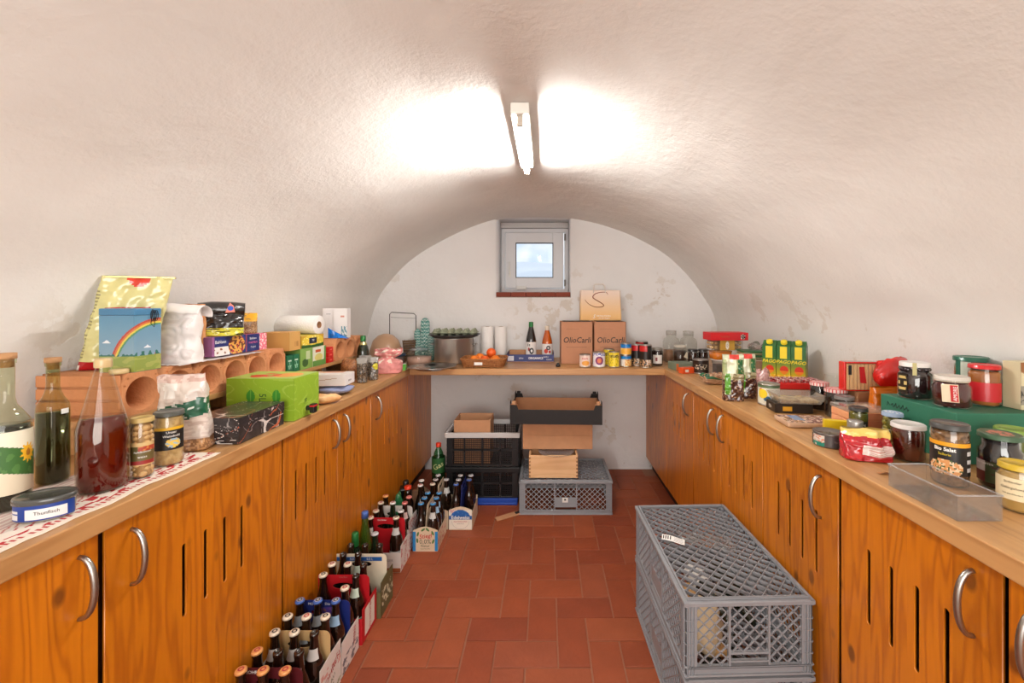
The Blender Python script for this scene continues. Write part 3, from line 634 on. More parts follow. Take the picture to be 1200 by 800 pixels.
def carrier(label, x, y, w, d, side_h, panel, inner, outer, ph=.235, lengthwise=False, pw=None, window=True, zt2=None):
    """beer carrier: tray with a raised middle panel that has a hand hole"""
    o = T('bottle_carrier', label, 'carrier', (x, y, .001), 0, 'cardboard bottle carriers'); t = .0015
    MB().box(-w/2, w/2, -d/2, d/2, 0, t).link('bottom', inner, o)
    b = MB(); hs = side_h
    if not lengthwise:
        f = hs*.75
        MB().box(-w/2, w/2, -d/2, -d/2+t, t, f).link('front_side', outer, o); MB().box(-w/2, w/2, d/2-t, d/2, t, f).link('back_side', outer, o)
        for sx in (-1, 1):
            xa, xb = sorted((sx*w/2, sx*(w/2-t))); MB().prism([(-d/2+t, t), (d/2-t, t), (d/2-t, hs), (0, hs+.004), (-d/2+t, hs)], xa, xb, 'x').link('end_side', outer, o)
        r = .02; P2 = [(-w/2+t, t), (w/2-t, t), (w/2-t, ph-.03)]+[(w/2-t-r+r*cos(a), ph-r+r*sin(a)) for a in (0, .4, .8, 1.2, 1.57)]+[(-w/2+t, ph)]
        plate('handle_panel', P2, [[(.045*cos(a) if abs(cos(a)) < .99 else .045*cos(a), ph-.045+.013*sin(a)) for a in [2*pi*k/16 for k in range(16)]]], .002, panel, o, Matrix.Rotation(pi/2, 4, 'X'))
    else:
        pk = .02
        for sy in (-1, 1):
            ya, yb = sorted((sy*d/2, sy*(d/2-t))); MB().prism([(-w/2, t), (w/2, t), (w/2, hs), (w*.2, hs+pk*.8), (0, hs+pk), (-w*.2, hs+pk*.8), (-w/2, hs)], ya, yb, 'y').link('end_side', outer, o)
        for sx in (-1, 1):
            xa, xb = sorted((sx*w/2, sx*(w/2-t))); MB().box(xa, xb, -d/2+t, d/2-t, t, hs*.85).link('long_side', outer, o)
        P2 = [(-d/2+t, t), (d/2-t, t), (d/2-t, hs), (d*.32, ph), (-d*.32, ph), (-d/2+t, hs)]
        plate('handle_panel', P2, [[(.035*cos(a), ph-.03+.012*sin(a)) for a in [2*pi*k/16 for k in range(16)]]], .002, panel, o, Matrix(((0, 0, 1, 0), (1, 0, 0, 0), (0, 1, 0, 0), (0, 0, 0, 1))))
    return o
WC = mat('white_card', (222, 214, 206), .6); OLIVE = mat('olive_card', (96, 92, 56), .6); TAN = mat('tan_card', (196, 160, 108), .65); PALEK = mat('pale_card', (214, 190, 160), .65)
def side_print(o, w, d, hs, fn, n1=26, n2=24, name='print'):     # print on the carrier end that faces the aisle
    q = printed(name, o, fn, quad((w/2+.0006, -d/2+.003, .003), (0, d-.006, 0), (0, 0, hs-.006)), n1, n2, .5); return q
def side_text(o, s, w, y, z, size, m, rot=0):
    c, sn = cos(rot), sin(rot)
    text(o, s, size, m, lambda a, b_: Vector((w/2+.0012, y+a*c-b_*sn, z+a*sn+b_*c)))
carriers = {}
ca = carrier('dark red cardboard carrier nearest the viewer by the left cabinets', -.838, 1.257, .198, .137, .12, DRED, KRAFT_D, DRED)
cb = carrier('tan cardboard carrier with a white printed end, second from the front', -.832, 1.400, .204, .137, .155, TAN, TAN, WC)
cc = carrier('dark blue cardboard carrier, third from the front by the cabinets', -.835, 1.545, .206, .137, .125, BLUC, KRAFT_D, WC)
cd = carrier('bright red cardboard carrier with the open green labelled bottle', -.828, 1.690, .212, .137, .14, REDC, KRAFT, REDC)
ce = carrier('olive green cardboard carrier with a blue edged cream panel', -.818, 1.832, .225, .140, .15, CREAM, OLIVE, OLIVE)
cf = carrier('white cardboard carrier with a red handle panel, midway down the row', -.828, 2.135, .200, .137, .13, REDC, PALEK, WC, .24)
cg = carrier('blue edged kraft carrier with red and green print facing the viewer', -.656, 2.340, .134, .196, .115, PALEK, PALEK, PALEK, .235, True)
ch = carrier('blue and cream carrier at the far end of the bottle row', -.510, 2.557, .138, .198, .118, BLUC, PALEK, PALEK, .25, True)
cl = carrier('kraft carrier behind the blue edged one, its handle leaning up', -.652, 2.560, .134, .198, .11, PALEK, PALEK, PALEK, .25, True)
cj = carrier('pink and white patterned carrier deep in the row by the cabinets', -.838, 2.292, .196, .137, .17, WC, WC, WC, .225)
# printing
text(ca, 'MOHREN', .014, PAPER, on_plane((-.05, -.0012, .222), (1, 0, 0), (0, 0, 1)))
text(ca, 'Das Bier.', .012, mat('pale_red_print', (180, 110, 100), .6), on_plane((.045, -.0012, .222), (1, 0, 0), (0, 0, 1)))
def bprint(u, v):
    n = noise.noise(Vector((u*5, v*9, 3)));
    return (206, 150, 140) if (.5 < v < .85 and n > .22) else ((150, 150, 120) if (v < .3 and n > .1) else (224, 216, 208))
side_print(cb, .204, .137, .155, bprint); side_text(cb, 'MOHREN', .204+.001, 0, .095, .030, mat('dull_red_print', (176, 60, 62), .6), .35); side_text(cb, 'BRÄU', .204+.001, .0, .06, .022, mat('olive_print', (110, 108, 80), .6), .35)
side_print(cc, .206, .137, .125, lambda u, v: (120, 116, 122) if abs(noise.noise(Vector((u*4, v*7, 8)))) > .28 and v < .5 else (222, 212, 206)); side_text(cc, 'STERN', .208, .03, .085, .022, mat('dull_red_print', (0, 0, 0)), pi/2)
text(cc, 'MOHREN   Das Bier.', .0125, PAPER, on_plane((0, -.0012, .222), (1, 0, 0), (0, 0, 1)))
printed('photo_print', cc, lambda u, v: (70+int(60*abs(noise.noise(Vector((u*3, v*3, 1))))), 62, 150) if noise.noise(Vector((u*4, v*4, 9))) < .2 else (150, 100, 120), quad((.0, -.0014, .17), (.05, 0, 0), (0, 0, .04)), 16, 14)
side_print(cd, .212, .137, .14, lambda u, v: (188, 20, 30) if (u < .14 or u > .86 or v < .12 or v > .9) else ((230, 222, 210) if (u+v*.4 < 1.3) else (188, 20, 30))); side_text(cd, 'Fohrenburger', .213, 0, .072, .024, RPRINT, pi/2)
text(cd, 'Das Bier.', .010, mat('pale_red_print', (0, 0, 0)), on_plane((0, -.0012, .226), (1, 0, 0), (0, 0, 1)))
b = MB(); b.box(-.110, .09, -.0026, -.0012, .205, .222); b.link('blue_band', mat('mid_blue_card', (26, 84, 150), .5), ce); text(ce, 'NATUR       0,5 L', .014, PAPER, on_plane((0, -.0028, .2135), (1, 0, 0), (0, 0, 1)))
def eprint(u, v): return (206, 206, 176) if (.25 < v < .75 and noise.noise(Vector((u*8, v*8, 2))) > .12) else (92, 90, 56)
side_print(ce, .225, .14, .15, eprint)
side_print(cf, .20, .137, .13, lambda u, v: (196, 120, 116) if noise.noise(Vector((u*6, v*6, 4))) > .3 else (222, 214, 208)); side_text(cf, 'FOHREN', .202, 0, .07, .026, mat('dull_red_print', (0, 0, 0)), pi/2-.3)
text(cf, 'BURGER', .018, mat('grey_print', (150, 140, 138), .6), on_plane((.03, -.0695, .06), (1, 0, 0), (0, 0, 1)))
MB().box(-.099, .0995, -.0707, -.0691, .0025, .022).link('copper_foot', mat('copper_card', (150, 78, 40), .5), cf)
text(cf, 'Das Beste', .011, PAPER, on_plane((-.02, -.0012, .228), (1, 0, 0), (0, 0, 1)))
# carrier g
b = MB(); b.box(-.0675, -.052, -.0994, -.0982, .003, .108); b.box(.052, .0675, -.0994, -.0982, .003, .108); b.box(-.0685, -.0672, -.097, .09, .003, .09); b.link('blue_edge', mat('sky_blue_card', (40, 130, 190), .5), cg)
text(cg, 'Stiegl', .032, RPRINT, on_plane((0, -.0984, .083), (1, 0, .12), (-.12, 0, 1)), shear=.2, bold=.01)
text(cg, '0,0%', .034, mat('dark_green_print', (44, 62, 50), .6), on_plane((0, -.0984, .053), (1, 0, 0), (0, 0, 1))); text(cg, 'Natur', .02, _mc['dark_green_print'], on_plane((0, -.0984, .031), (1, 0, 0), (0, 0, 1))); text(cg, 'ALKOHOLFREI', .008, _mc['dark_green_print'], on_plane((0, -.0984, .015), (1, 0, 0), (0, 0, 1)))
b = MB()
for x, z, a in ((-.012, .118, .6), (.012, .119, 2.4), (-.040, .095, 1.3), (-.043, .06, 1.7), (.040, .10, 2.0), (.043, .055, 1.2)):
    pts = [(x+.013*cos(a)*cos(t)-.0055*sin(a)*sin(t), z+.013*sin(a)*cos(t)+.0055*cos(a)*sin(t)) for t in [2*pi*k/10 for k in range(10)]]; b.prism(pts, -.0992, -.0985, 'y')
b.link('hop_leaf_print', mat('leaf_green_print', (78, 116, 60), .6), cg)
side_print(cg, .134, .196, .09, lambda u, v: (190, 110, 100) if noise.noise(Vector((u*9, v*6, 5))) > .28 else (214, 188, 158), 30, 14)
# carrier h
def hprint(u, v):
    x = (u-.5)*.138; z = v*.118; 
    if v < .03 or u < .02 or u > .98: return (214, 200, 180)
    r = sqrt(x*x+(z-.055)**2)
    if z > .066 and r < .064: return (30, 92, 168) if noise.noise(Vector((u*9, v*9, 3))) < .25 else (60, 120, 186)
    if z > .066 and x < -.03 and (x*1.0+z) > .046: return (200, 40, 50) if int((x-z+1)*220) % 2 else (235, 230, 225)
    return (232, 222, 206)
printed('print', ch, hprint, quad((-.069, -.0998, .002), (.138, 0, 0), (0, 0, .117)), 56, 48, .5)
b = MB(); b.box(-.068, .068, -.1002, -.0996, .062, .084); b.link('blue_band', _mc['mid_blue_card'], ch)
text(ch, 'Edelweiss', .0285, PAPER, on_plane((0, -.1004, .0735), (1, 0, 0), (0, 0, 1)), bold=.02)
text(ch, 'ALKOHOLFREI', .0125, mat('dull_red_print', (0, 0, 0)), on_plane((0, -.1002, .050), (1, 0, 0), (0, 0, 1))); text(ch, 'HEFETRÜB', .009, mat('grey_print', (0, 0, 0)), on_plane((0, -.1002, .037), (1, 0, 0), (0, 0, 1)))
b = MB(); b.tube([(.052*cos(a), -.1003, .056+.05*sin(a)) for a in [pi+pi*k/20 for k in range(21)]], .0006, 5); b.link('ring_print', _mc['grey_print'], ch)
side_print(cj, .196, .137, .17, lambda u, v: (196, 120, 116) if noise.noise(Vector((u*12, v*14, 4))) > .1 else (226, 216, 212), 24, 28)
LB = mat('white_label', (196, 194, 190), .5); GL = mat('green_white_label', (196, 214, 196), .5); ROND = mat('round_grey_label', (150, 160, 166), .5); SKY = mat('pale_blue_label', (150, 186, 216), .5); PINKL = mat('pink_pattern_label', (206, 178, 172), .6)
DIM = mat('dull_red_print', (0, 0, 0))
BL = [  # px, py of the cap, top height, cap, ring, kind, label, neck label, words
 (281, 780, .262, 'orange', DIM, 'brown', None, None, 'left front bottle with orange cap in the nearest dark red carrier'),
 (306, 783, .262, 'orange', DIM, 'brown', None, None, 'middle front bottle with orange cap in the nearest dark red carrier'),
 (332, 786, .262, 'orange', DIM, 'brown', None, None, 'right front bottle with orange cap in the nearest dark red carrier'),
 (302, 757, .262, 'orange', DIM, 'brown', None, None, 'left rear bottle with orange cap in the nearest dark red carrier'),
 (326, 761, .262, None, None, 'brown', None, None, 'open middle rear bottle in the nearest dark red carrier'),
 (349, 762, .262, None, None, 'brown', LB, LB, 'open right rear bottle with round white label in the nearest dark red carrier'),
 (315, 739, .262, 'cream', INK, 'brown', LB, LB, 'left front bottle with cream cap in the tan carrier'),
 (340, 739, .262, 'cream', INK, 'brown', LB, LB, 'middle front bottle with cream cap in the tan carrier'),
 (364, 741, .262, None, None, 'brown', LB, LB, 'open right front bottle with white neck label in the tan carrier'),
 (333, 720, .262, 'cream', INK, 'brown', None, None, 'left rear bottle with cream cap in the tan carrier'),
 (357, 722, .262, 'cream', DIM, 'brown', None, ROND, 'middle rear bottle with red printed cream cap in the tan carrier'),
 (380, 724, .262, 'cream', INK, 'brown', None, LB, 'right rear bottle with white neck label in the tan carrier'),
 (351, 701, .262, 'blue', INK, 'brown', None, ROND, 'left front bottle with blue rimmed cap in the dark blue carrier'),
 (373.5, 702, .262, 'blue', INK, 'brown', None, ROND, 'middle front bottle with blue rimmed cap in the dark blue carrier'),
 (395, 703, .262, 'blue', INK, 'brown', SKY, SKY, 'right front bottle with pale blue label in the dark blue carrier'),
 (406, 688, .262, 'cream', DIM, 'brown', LB, LB, 'only rear bottle with cream cap in the dark blue carrier'),
 (377, 672.6, .262, 'cream', INK, 'brown', None, None, 'left front bottle with cream cap in the bright red carrier'),
 (417, 672.6, .262, None, None, 'brown', GL, GL, 'open bottle with green and white neck label in the bright red carrier'),
 (388, 660, .262, 'cream', DIM, 'brown', None, None, 'left rear bottle with cream cap in the bright red carrier'),
 (406.6, 660, .262, 'cream', DIM, 'brown', None, None, 'middle rear bottle with cream cap in the bright red carrier'),
 (425.5, 661, .262, None, None, 'brown', None, None, 'open right rear bottle in the bright red carrier'),
 (392.6, 648.4, .262, None, None, 'brown', None, None, 'open left front bottle in the olive green carrier'),
 (413, 648.4, .262, None, None, 'brown', GL, GL, 'open middle front bottle with slanted label in the olive green carrier'),
 (402, 637, .262, None, None, 'brown', None, None, 'open left rear bottle in the olive green carrier'),
 (420, 637, .262, None, None, 'brown', None, None, 'open middle rear bottle in the olive green carrier'),
 (438.6, 637, .262, None, None, 'brown', LB, None, 'open right rear bottle in the olive green carrier'),
 (439.6, 624, .262, 'silver', None, 'dark', None, None, 'green glass bottle with silver cap just behind the olive green carrier'),
 (434, 604.6, .262, 'cream', DIM, 'brown', LB, LB, 'left front bottle with torn white label in the red panelled white carrier'),
 (463, 607, .262, 'cream', INK, 'brown', LB, LB, 'right front bottle with torn white label in the red panelled white carrier'),
 (442, 597, .262, 'cream', DIM, 'brown', None, None, 'left rear bottle with cream cap in the red panelled white carrier'),
 (467.5, 599, .262, 'white', INK, 'brown', None, None, 'rear bottle with white cap in the red panelled white carrier'),
 (446, 590, .262, 'cream', DIM, 'brown', PINKL, None, 'front left bottle with cream cap in the pink patterned carrier'),
 (459, 590.5, .262, 'white', DIM, 'dark', None, None, 'front middle bottle with white cap in the pink patterned carrier'),
 (474.5, 590, .262, 'pink', DIM, 'brown', PINKL, PINKL, 'front right bottle with pink cap in the pink patterned carrier'),
 (452, 581, .268, 'orange', DIM, 'brown', PINKL, PINKL, 'rear left bottle with pink patterned sleeve in the pink patterned carrier'),
 (478, 582, .262, 'pink', None, 'brown', None, None, 'rear right bottle with red pink cap in the pink patterned carrier'),
 (492, 587, .25, 'lightblue', INK, 'brown', None, None, 'front left bottle with blue cap in the blue edged carrier'),
 (498, 580, .25, 'lightblue', INK, 'brown', None, None, 'middle left bottle with blue cap in the blue edged carrier'),
 (502, 574, .25, 'lightblue', INK, 'brown', None, None, 'rear left bottle with blue cap in the blue edged carrier'),
 (507, 588, .25, 'lightblue', INK, 'brown', LB, LB, 'front right bottle with torn label in the blue edged carrier'),
 (512, 580, .25, 'lightblue', INK, 'brown', None, SKY, 'middle right bottle with blue cap in the blue edged carrier'),
 (516, 574, .25, 'lightblue', INK, 'brown', None, SKY, 'rear right bottle with blue cap in the blue edged carrier'),
 (507, 567.5, .262, 'cream', DIM, 'brown', None, None, 'front left bottle with cream cap in the kraft carrier behind the blue edged one'),
 (510.5, 562, .262, 'silver', INK, 'brown', None, None, 'middle left bottle with silver cap in the kraft carrier behind the blue edged one'),
 (515, 556.5, .262, 'silver', INK, 'brown', None, None, 'rear left bottle with silver cap in the kraft carrier behind the blue edged one'),
 (523.5, 562.5, .262, 'silver', INK, 'brown', None, LB, 'bottle with silver cap beside the upright handle of the far kraft carrier'),
 (533, 567.5, .262, 'blue', INK, 'brown', None, None, 'front left bottle in the far blue and cream carrier'),
 (536.5, 562, .262, 'silver', INK, 'brown', None, None, 'middle left bottle in the far blue and cream carrier'),
 (540, 556.5, .262, 'silver', INK, 'brown', None, None, 'rear left bottle in the far blue and cream carrier'),
 (549, 562, .262, 'blue', INK, 'brown', None, None, 'middle right bottle in the far blue and cream carrier'),
 (553, 556.5, .262, 'silver', INK, 'brown', None, None, 'rear right bottle in the far blue and cream carrier'),
 (494, 562, .262, 'white', None, 'brown', None, None, 'loose dark bottle with white cap near the far left cabinet'),
 (496.5, 567.5, .262, 'white', RPRINT, 'brown', None, None, 'loose dark bottle with red print on white cap, before the other loose one'),
]
cells = []
for o in (ca, cb, cc, cd, ce, cf, cj): cells += [(o.location.x+dx, o.location.y+dy) for dx in (-.0655, 0, .0655) for dy in (-.0342, .0342)]
for o in (cg, ch, cl): cells += [(o.location.x+dx, o.location.y+dy) for dx in (-.0334, .0334) for dy in (-.0645, 0, .0645)]
for px, py, z, cap, ring, kind, lab, nl, words in BL:
    p = at(px, py, z); p.x = max(p.x, -.9065)
    if px == 496.5: p.x = -.754
    if 'loose' not in words and 'just behind' not in words:
        q = min(cells, key=lambda c: (c[0]-p.x)**2+(c[1]-p.y)**2); cells.remove(q); p.x, p.y = q
    beer(words, 'bottle', (p.x, p.y, .0028), kind, cap, ring, z-.0045, .0318, lab, nl, 'beer bottles in the row of carriers')
p = at(423, 604, .33); o = T('wine_bottle', 'tall slim green bottle with blue cap among the beer carriers', 'bottle', (-.885, 2.018, .001))
MB().lathe([(0, 0), (.033, 0), (.0355, .006), (.0355, .13), (.032, .18), (.022, .235), (.0155, .27), (.0145, .318), (.013, .32), (0, .32)], 22).link('glass', GREENG, o)
MB().lathe([(.0157, .30), (.0162, .30), (.0162, .327), (.014, .330), (0, .330)], 20).link('cap', CAPS['blue'], o)
MB().lathe([(.0360, .05), (.0360, .12)], 16, a0=-2.6, a1=-.6).link('label', LB, o)
p = at(413, 631, .27); o = T('spirit_bottle', 'bottle with dark green neck foil and white label beside the slim green bottle', 'bottle', (-.899, 1.945, .001))
MB().lathe([(0, 0), (.035, 0), (.036, .005), (.036, .14), (.03, .17), (.016, .2), (.014, .26), (0, .26)], 20).link('glass', DKG, o); MB().lathe([(.0165, .205), (.0158, .262), (.013, .268), (0, .268)], 18).link('foil', CAPS['green'], o); MB().lathe([(.0365, .03), (.0365, .135)], 18, a0=-2.9, a1=-.2).link('label', LB, o)
# odd things at the far end of the row
t = T('plastic_bag', 'crumpled green plastic bag between bottles by the far cabinet', 'bag', (-.868, 2.405, .0)); MB().ball((0, 0, .11), .058, 22, 16, (.62, .72, 1.9), .6, 5).link('bag_skin', mat('green_film', (40, 108, 66), .25, coat=.5, bump=.6, bscale=25), t)
p = at(477, 568, .26); t = T('black_bottle', 'square black bottle with black cap by the far left cabinet', 'bottle', (-.868, 2.555, .001), .3); MB().box(-.036, .036, -.036, .036, 0, .215).link('body', mat('matt_black', (14, 14, 16), .35), t, .008); MB().lathe([(.018, .215), (.018, .25), (.014, .255), (0, .255)], 18).link('cap', BLACK, t)
t = T('sauce_bottle', 'dark bottle with flat orange red cap near the far left cabinet', 'bottle', (-.83, 2.48, .001)); MB().lathe([(0, 0), (.031, 0), (.032, .01), (.032, .15), (.018, .21), (.017, .24), (0, .24)], 18).link('body', BROWN, t); MB().lathe([(.021, .236), (.021, .252), (0, .253)], 20).link('cap', CAPS['red'], t)
t = T('pet_bottle', 'plastic bottle with green label and red cap standing by the far wall', 'bottle', (-.745, 2.86, .0)); MB().lathe([(0, .0), (.04, .0), (.045, .01), (.045, .25), (.03, .32), (.016, .35), (.015, .365), (0, .365)], 22).link('body', film('green_pet', (90, 170, 110), .08, .25, (40, 90, 50)), t)
MB().lathe([(.018, .36), (.018, .385), (0, .387)], 18).link('cap', CAPS['red'], t); q = MB().lathe([(.0456, .19), (.0456, .29)], 22).link('label', mat('gas_green_label', (44, 96, 48), .5), t); text(q, 'Gas', .05, mat('pale_yellow_print', (226, 222, 160), .6), on_cyl(.0462, .24, -pi/2+.2, tilt=.4))
t = T('storage_jar', 'pale plastic canister with a small label by the far wall', 'canister', (-.70, 2.745, .0)); b = MB(); b.lathe([(0, 0), (.038, 0), (.041, .01), (.045, .09), (.047, .092), (.047, .105), (0, .107)], 20); b.link('body', mat('translucent_white', (196, 200, 196), .3), t)
printed('label', t, lambda u, v: (70, 70, 66) if int(u*10) % 2 and .3 < v < .8 else (214, 212, 200), cyl(.0455, .03, .07, -2.1, -1.2), 12, 6)
# loose brown bag pile on the floor by the cabinet
t = T('paper_sack', 'brown paper sack slumped on the floor by the far left cabinet', 'sack', (-.835, 2.73, .0)); MB().grid(lambda u, v: Vector((-.08+.16*u, -.10+.2*v, .13*(max(0, sin(pi*u)*sin(pi*v))**.35)+.02*noise.noise(Vector((u*5, v*5, 2)))*sin(pi*u))), 18, 18).link('paper', mat('sack_brown', (118, 88, 64), .85), t)
# ---------------- generic goods ----------------
def fc(loc): return math.atan2(-loc[1], -loc[0])           # direction from a thing to the viewer's side
GLASS = film('clear_glass', (238, 242, 238), .04); GLASSG = film('greenish_glass', (214, 224, 196), .05); PLAST = film('clear_plastic', (240, 240, 240), .1, .05, (230, 230, 230))
def N3(u, v, s=0): return noise.noise(Vector((u, v, s)))
def mottled(name, c1, c2, scale=60, rough=.25, coat=.6, det=3, sharp=.12):
    if name in _mc: return _mc[name]
    m = mat(name, c1, rough, coat=coat, var=.01, vscale=scale); nt = m.node_tree
    r = [n for n in nt.nodes if n.type == 'VALTORGB'][0]; r.color_ramp.elements[0].position = .5-sharp; r.color_ramp.elements[1].position = .5+sharp
    r.color_ramp.elements[0].color = lin(c1)+(1,); r.color_ramp.elements[1].color = lin(c2)+(1,); return m
LIDS = {}
def lidm(c, metal=0):
    k = 'lid_%d_%d_%d' % c
    return mat(k, c, .35, metal, coat=.3)
def jar(label, loc, r, h, lid=(60, 60, 60), fill=None, level=.86, lab=None, labz=(.2, .62), laba=1.0, lidh=.014, lidr=None, neck=.9, name='jar', cat='jar', group=None, top=None, glass=None, chunks=None, shoulder=.84, coat=.3):
    o = T(name, label, cat, loc, fc(loc), group); hb = h-lidh*.6; lidr = lidr or r*neck+.002
    gl = [(0, .0005), (r*.9, .0005), (r, .006), (r, hb*shoulder), (r*neck, hb*(shoulder+.09)), (r*neck, hb)]
    if fill is not None:
        k = .955; pr = [(0, .003), (r*.88, .003), (r*k, .008)]
        zl = h*level
        if zl > hb*shoulder: pr += [(r*k, hb*shoulder), (r*neck*.95, min(zl, hb*(shoulder+.09))), (r*neck*.94, zl-.001), (0, zl)]
        else: pr += [(r*k, zl), (0, zl)]
        MB().lathe(pr, 24).link('contents', fill, o)
    if chunks:
        n, cr, cm = chunks; rr = random.Random(hash(label) % 999 if 0 else len(label)); b = MB()
        zz = cr
        while zz < h*level:
            m_ = max(4, int(2*pi*(r-cr)/(cr*2.0)))
            for k in range(m_):
                a = 2*pi*(k+rr.random()*.5)/m_; b.ball(((r-cr*1.05)*cos(a), (r-cr*1.05)*sin(a), zz+rr.uniform(-.2, .2)*cr), cr*rr.uniform(.8, 1.02), 8, 6, (1, 1, rr.uniform(.75, 1)), .15, k)
            zz += cr*1.5
        tag(b.link('preserved_pieces', cm, o), kind='stuff')
    MB().lathe(gl, 28).link('glass', glass or GLASS, o)
    if lid is not None:
        b = MB(); lr = lidr; b.lathe([(lr-.001, h-lidh), (lr+.0008, h-lidh+.0008), (lr, h-lidh+.002), (lr, h-.002), (lr-.002, h), (lr*.86, h), (lr*.84, h-.0012), (0, h-.0012)], 36)
        q = b.link('lid', lidm(lid, 0), o)
        if top: printed('lid_print', q, top, lambda u, v: (lr*.82*v*cos(2*pi*u), lr*.82*v*sin(2*pi*u), h-.0008), 28, 8)
    if lab: printed('label', o, lab, cyl(r+.0007, h*labz[0], h*labz[1], -laba, laba), 40, 24, .5, coat)
    return o
def jtext(o, s, r, z, size, m, a=0, **k): return text(o, s, size, m, on_cyl(r+.0014, z, a), **k)
def bx(name, label, cat, loc, rz, w, d, h, m, prints=None, group=None, bev=.0012, n=1.0, part='carton', coat=0):
    """closed carton; prints: face -> fn(u, v)"""
    o = T(name, label, cat, loc, rz, group); MB().box(-w/2, w/2, -d/2, d/2, 0.0003, h).link(part, m, o, bev, seg=1); e = .0005
    Q = {'front': ((-w/2, -d/2-e, .001), (w, 0, 0), (0, 0, h-.001), w, h), 'right': ((w/2+e, -d/2, .001), (0, d, 0), (0, 0, h-.001), d, h), 'left': ((-w/2-e, d/2, .001), (0, -d, 0), (0, 0, h-.001), d, h), 'top': ((-w/2, -d/2, h+e), (w, 0, 0), (0, d, 0), w, d)}
    for k, fn in (prints or {}).items():
        a, b_, c, lu, lv = Q[k]; printed(k+'_print', o, fn, quad(a, b_, c), max(4, int(lu/.0035*n)), max(4, int(lv/.0035*n)), .4, coat)
    return o
def face(o, w, d, h, side, x, z, off=.0012):       # text position on a carton face, x from its middle, z from its bottom
    if side == 'front': return on_plane((x, -d/2, z), (1, 0, 0), (0, 0, 1), off)
    if side == 'right': return on_plane((w/2, x, z), (0, 1, 0), (0, 0, 1), off)
    if side == 'left': return on_plane((-w/2, -x, z), (0, -1, 0), (0, 0, 1), off)
    return on_plane((x, z, h), (1, 0, 0), (0, 1, 0), off)
def pouch(name, label, cat, loc, rz, w, d, h, fn, top=.04, crum=.004, nu=72, nv=44, rough=.4, coat=0, sq=3.5, gather=None, seed=0, group=None, part='wrapper', lean=(0, 0), fs=14, bulge=0, solid=0, rnd=0):
    o = T(name, label, cat, loc, rz, group)
    def pos(u, v):
        a = 2*pi*u+pi/2; c, s = cos(a), sin(a); q = (abs(c)**sq+abs(s)**sq)**(-1/sq)
        vv = max(0, (v-.05)/.95); k = v/.05 if v < .05 else 1
        dd = d*(1-(1-top)*max(0, (vv-.45)/.55)**1.6); ww = w*(1+bulge*sin(pi*min(1, vv*1.1)))
        if rnd and vv > 1-rnd: ww *= sqrt(max(.02, 1-((vv-1+rnd)/rnd)**2))
        if gather:
            gz, gw = gather
            g = 1-(1-gw)*math.exp(-((vv-gz)/.10)**2); ww *= g; dd = dd*g if vv < gz else d*.6*g
        x, y, z = c*q*ww/2*k, s*q*dd/2*k, h*vv
        if v >= .05:
            nn = crum*min(1, vv*6+.2)
            x += nn*.5*N3(z*fs*1.6+u*6, u*9, seed); y += nn*(1.5*N3(x*fs*2.2, z*fs*1.8, seed+5)+abs(N3(x*fs*4, z*fs*4, seed+8)))*(-1 if s < 0 else 1); z += nn*.6*N3(u*9, v*4, seed+3)
        x += lean[0]*vv; y += lean[1]*vv
        return (x, y, z+.0003)
    printed(part, o, fn, pos, nu, nv, rough, coat)
    return o
def crumple(name, label, cat, loc, rz, w, d, h, m, seed=0, amp=.4, part='wrapper', nu=30, nv=16):
    o = T(name, label, cat, loc, rz); b = MB()
    def pos(u, v):
        a = 2*pi*u; t = pi*v; x, y, z = sin(t)*cos(a), sin(t)*sin(a), -cos(t)
        q = 1+amp*(N3(x*1.6+seed, y*1.6+z, seed)+.6*abs(N3(x*4+seed, y*4+z*4, seed+2))-.2)
        return Vector((x*q*w/2, y*q*d/2, max(0.0004, (z*.5+.5)*q*h)))
    b.grid(pos, nu, nv); b.link(part, m, o); return o
CORK = mat('cork', (186, 140, 96), .85, bump=.4, bscale=90)
# ---------------- left worktop, near end ----------------
# embroidered runner
RN = []
def runner(u, v):
    # u across the counter (0 wall side, 1 front edge), v along
    s = v*1.0
    if u > .93: return (236, 224, 208)
    if .88 < u < .93: return (188, 60, 58) if int(v*160) % 2 else (232, 218, 204)
    if .70 < u < .88: return (186, 44, 48) if N3(u*26, v*34, 2) > .12 else (236, 226, 214)
    if .62 < u < .68: return (196, 110, 104) if int(v*110+u*60) % 3 == 0 else (234, 222, 210)
    return (226, 214, 204) if int(u*34) % 2 else (206, 176, 170)
t = T('table_runner', 'red and white embroidered cloth runner under the near left bottles', 'cloth', (0, 0, 0))
printed('cloth', t, runner, lambda u, v: Vector((-1.19+.245*u+.012*N3(v*9, 0, 1)*u, .42+.78*v, .9112+.0014*abs(N3(u*7, v*20, 4)))), 60, 150, .9, solid=.0008)
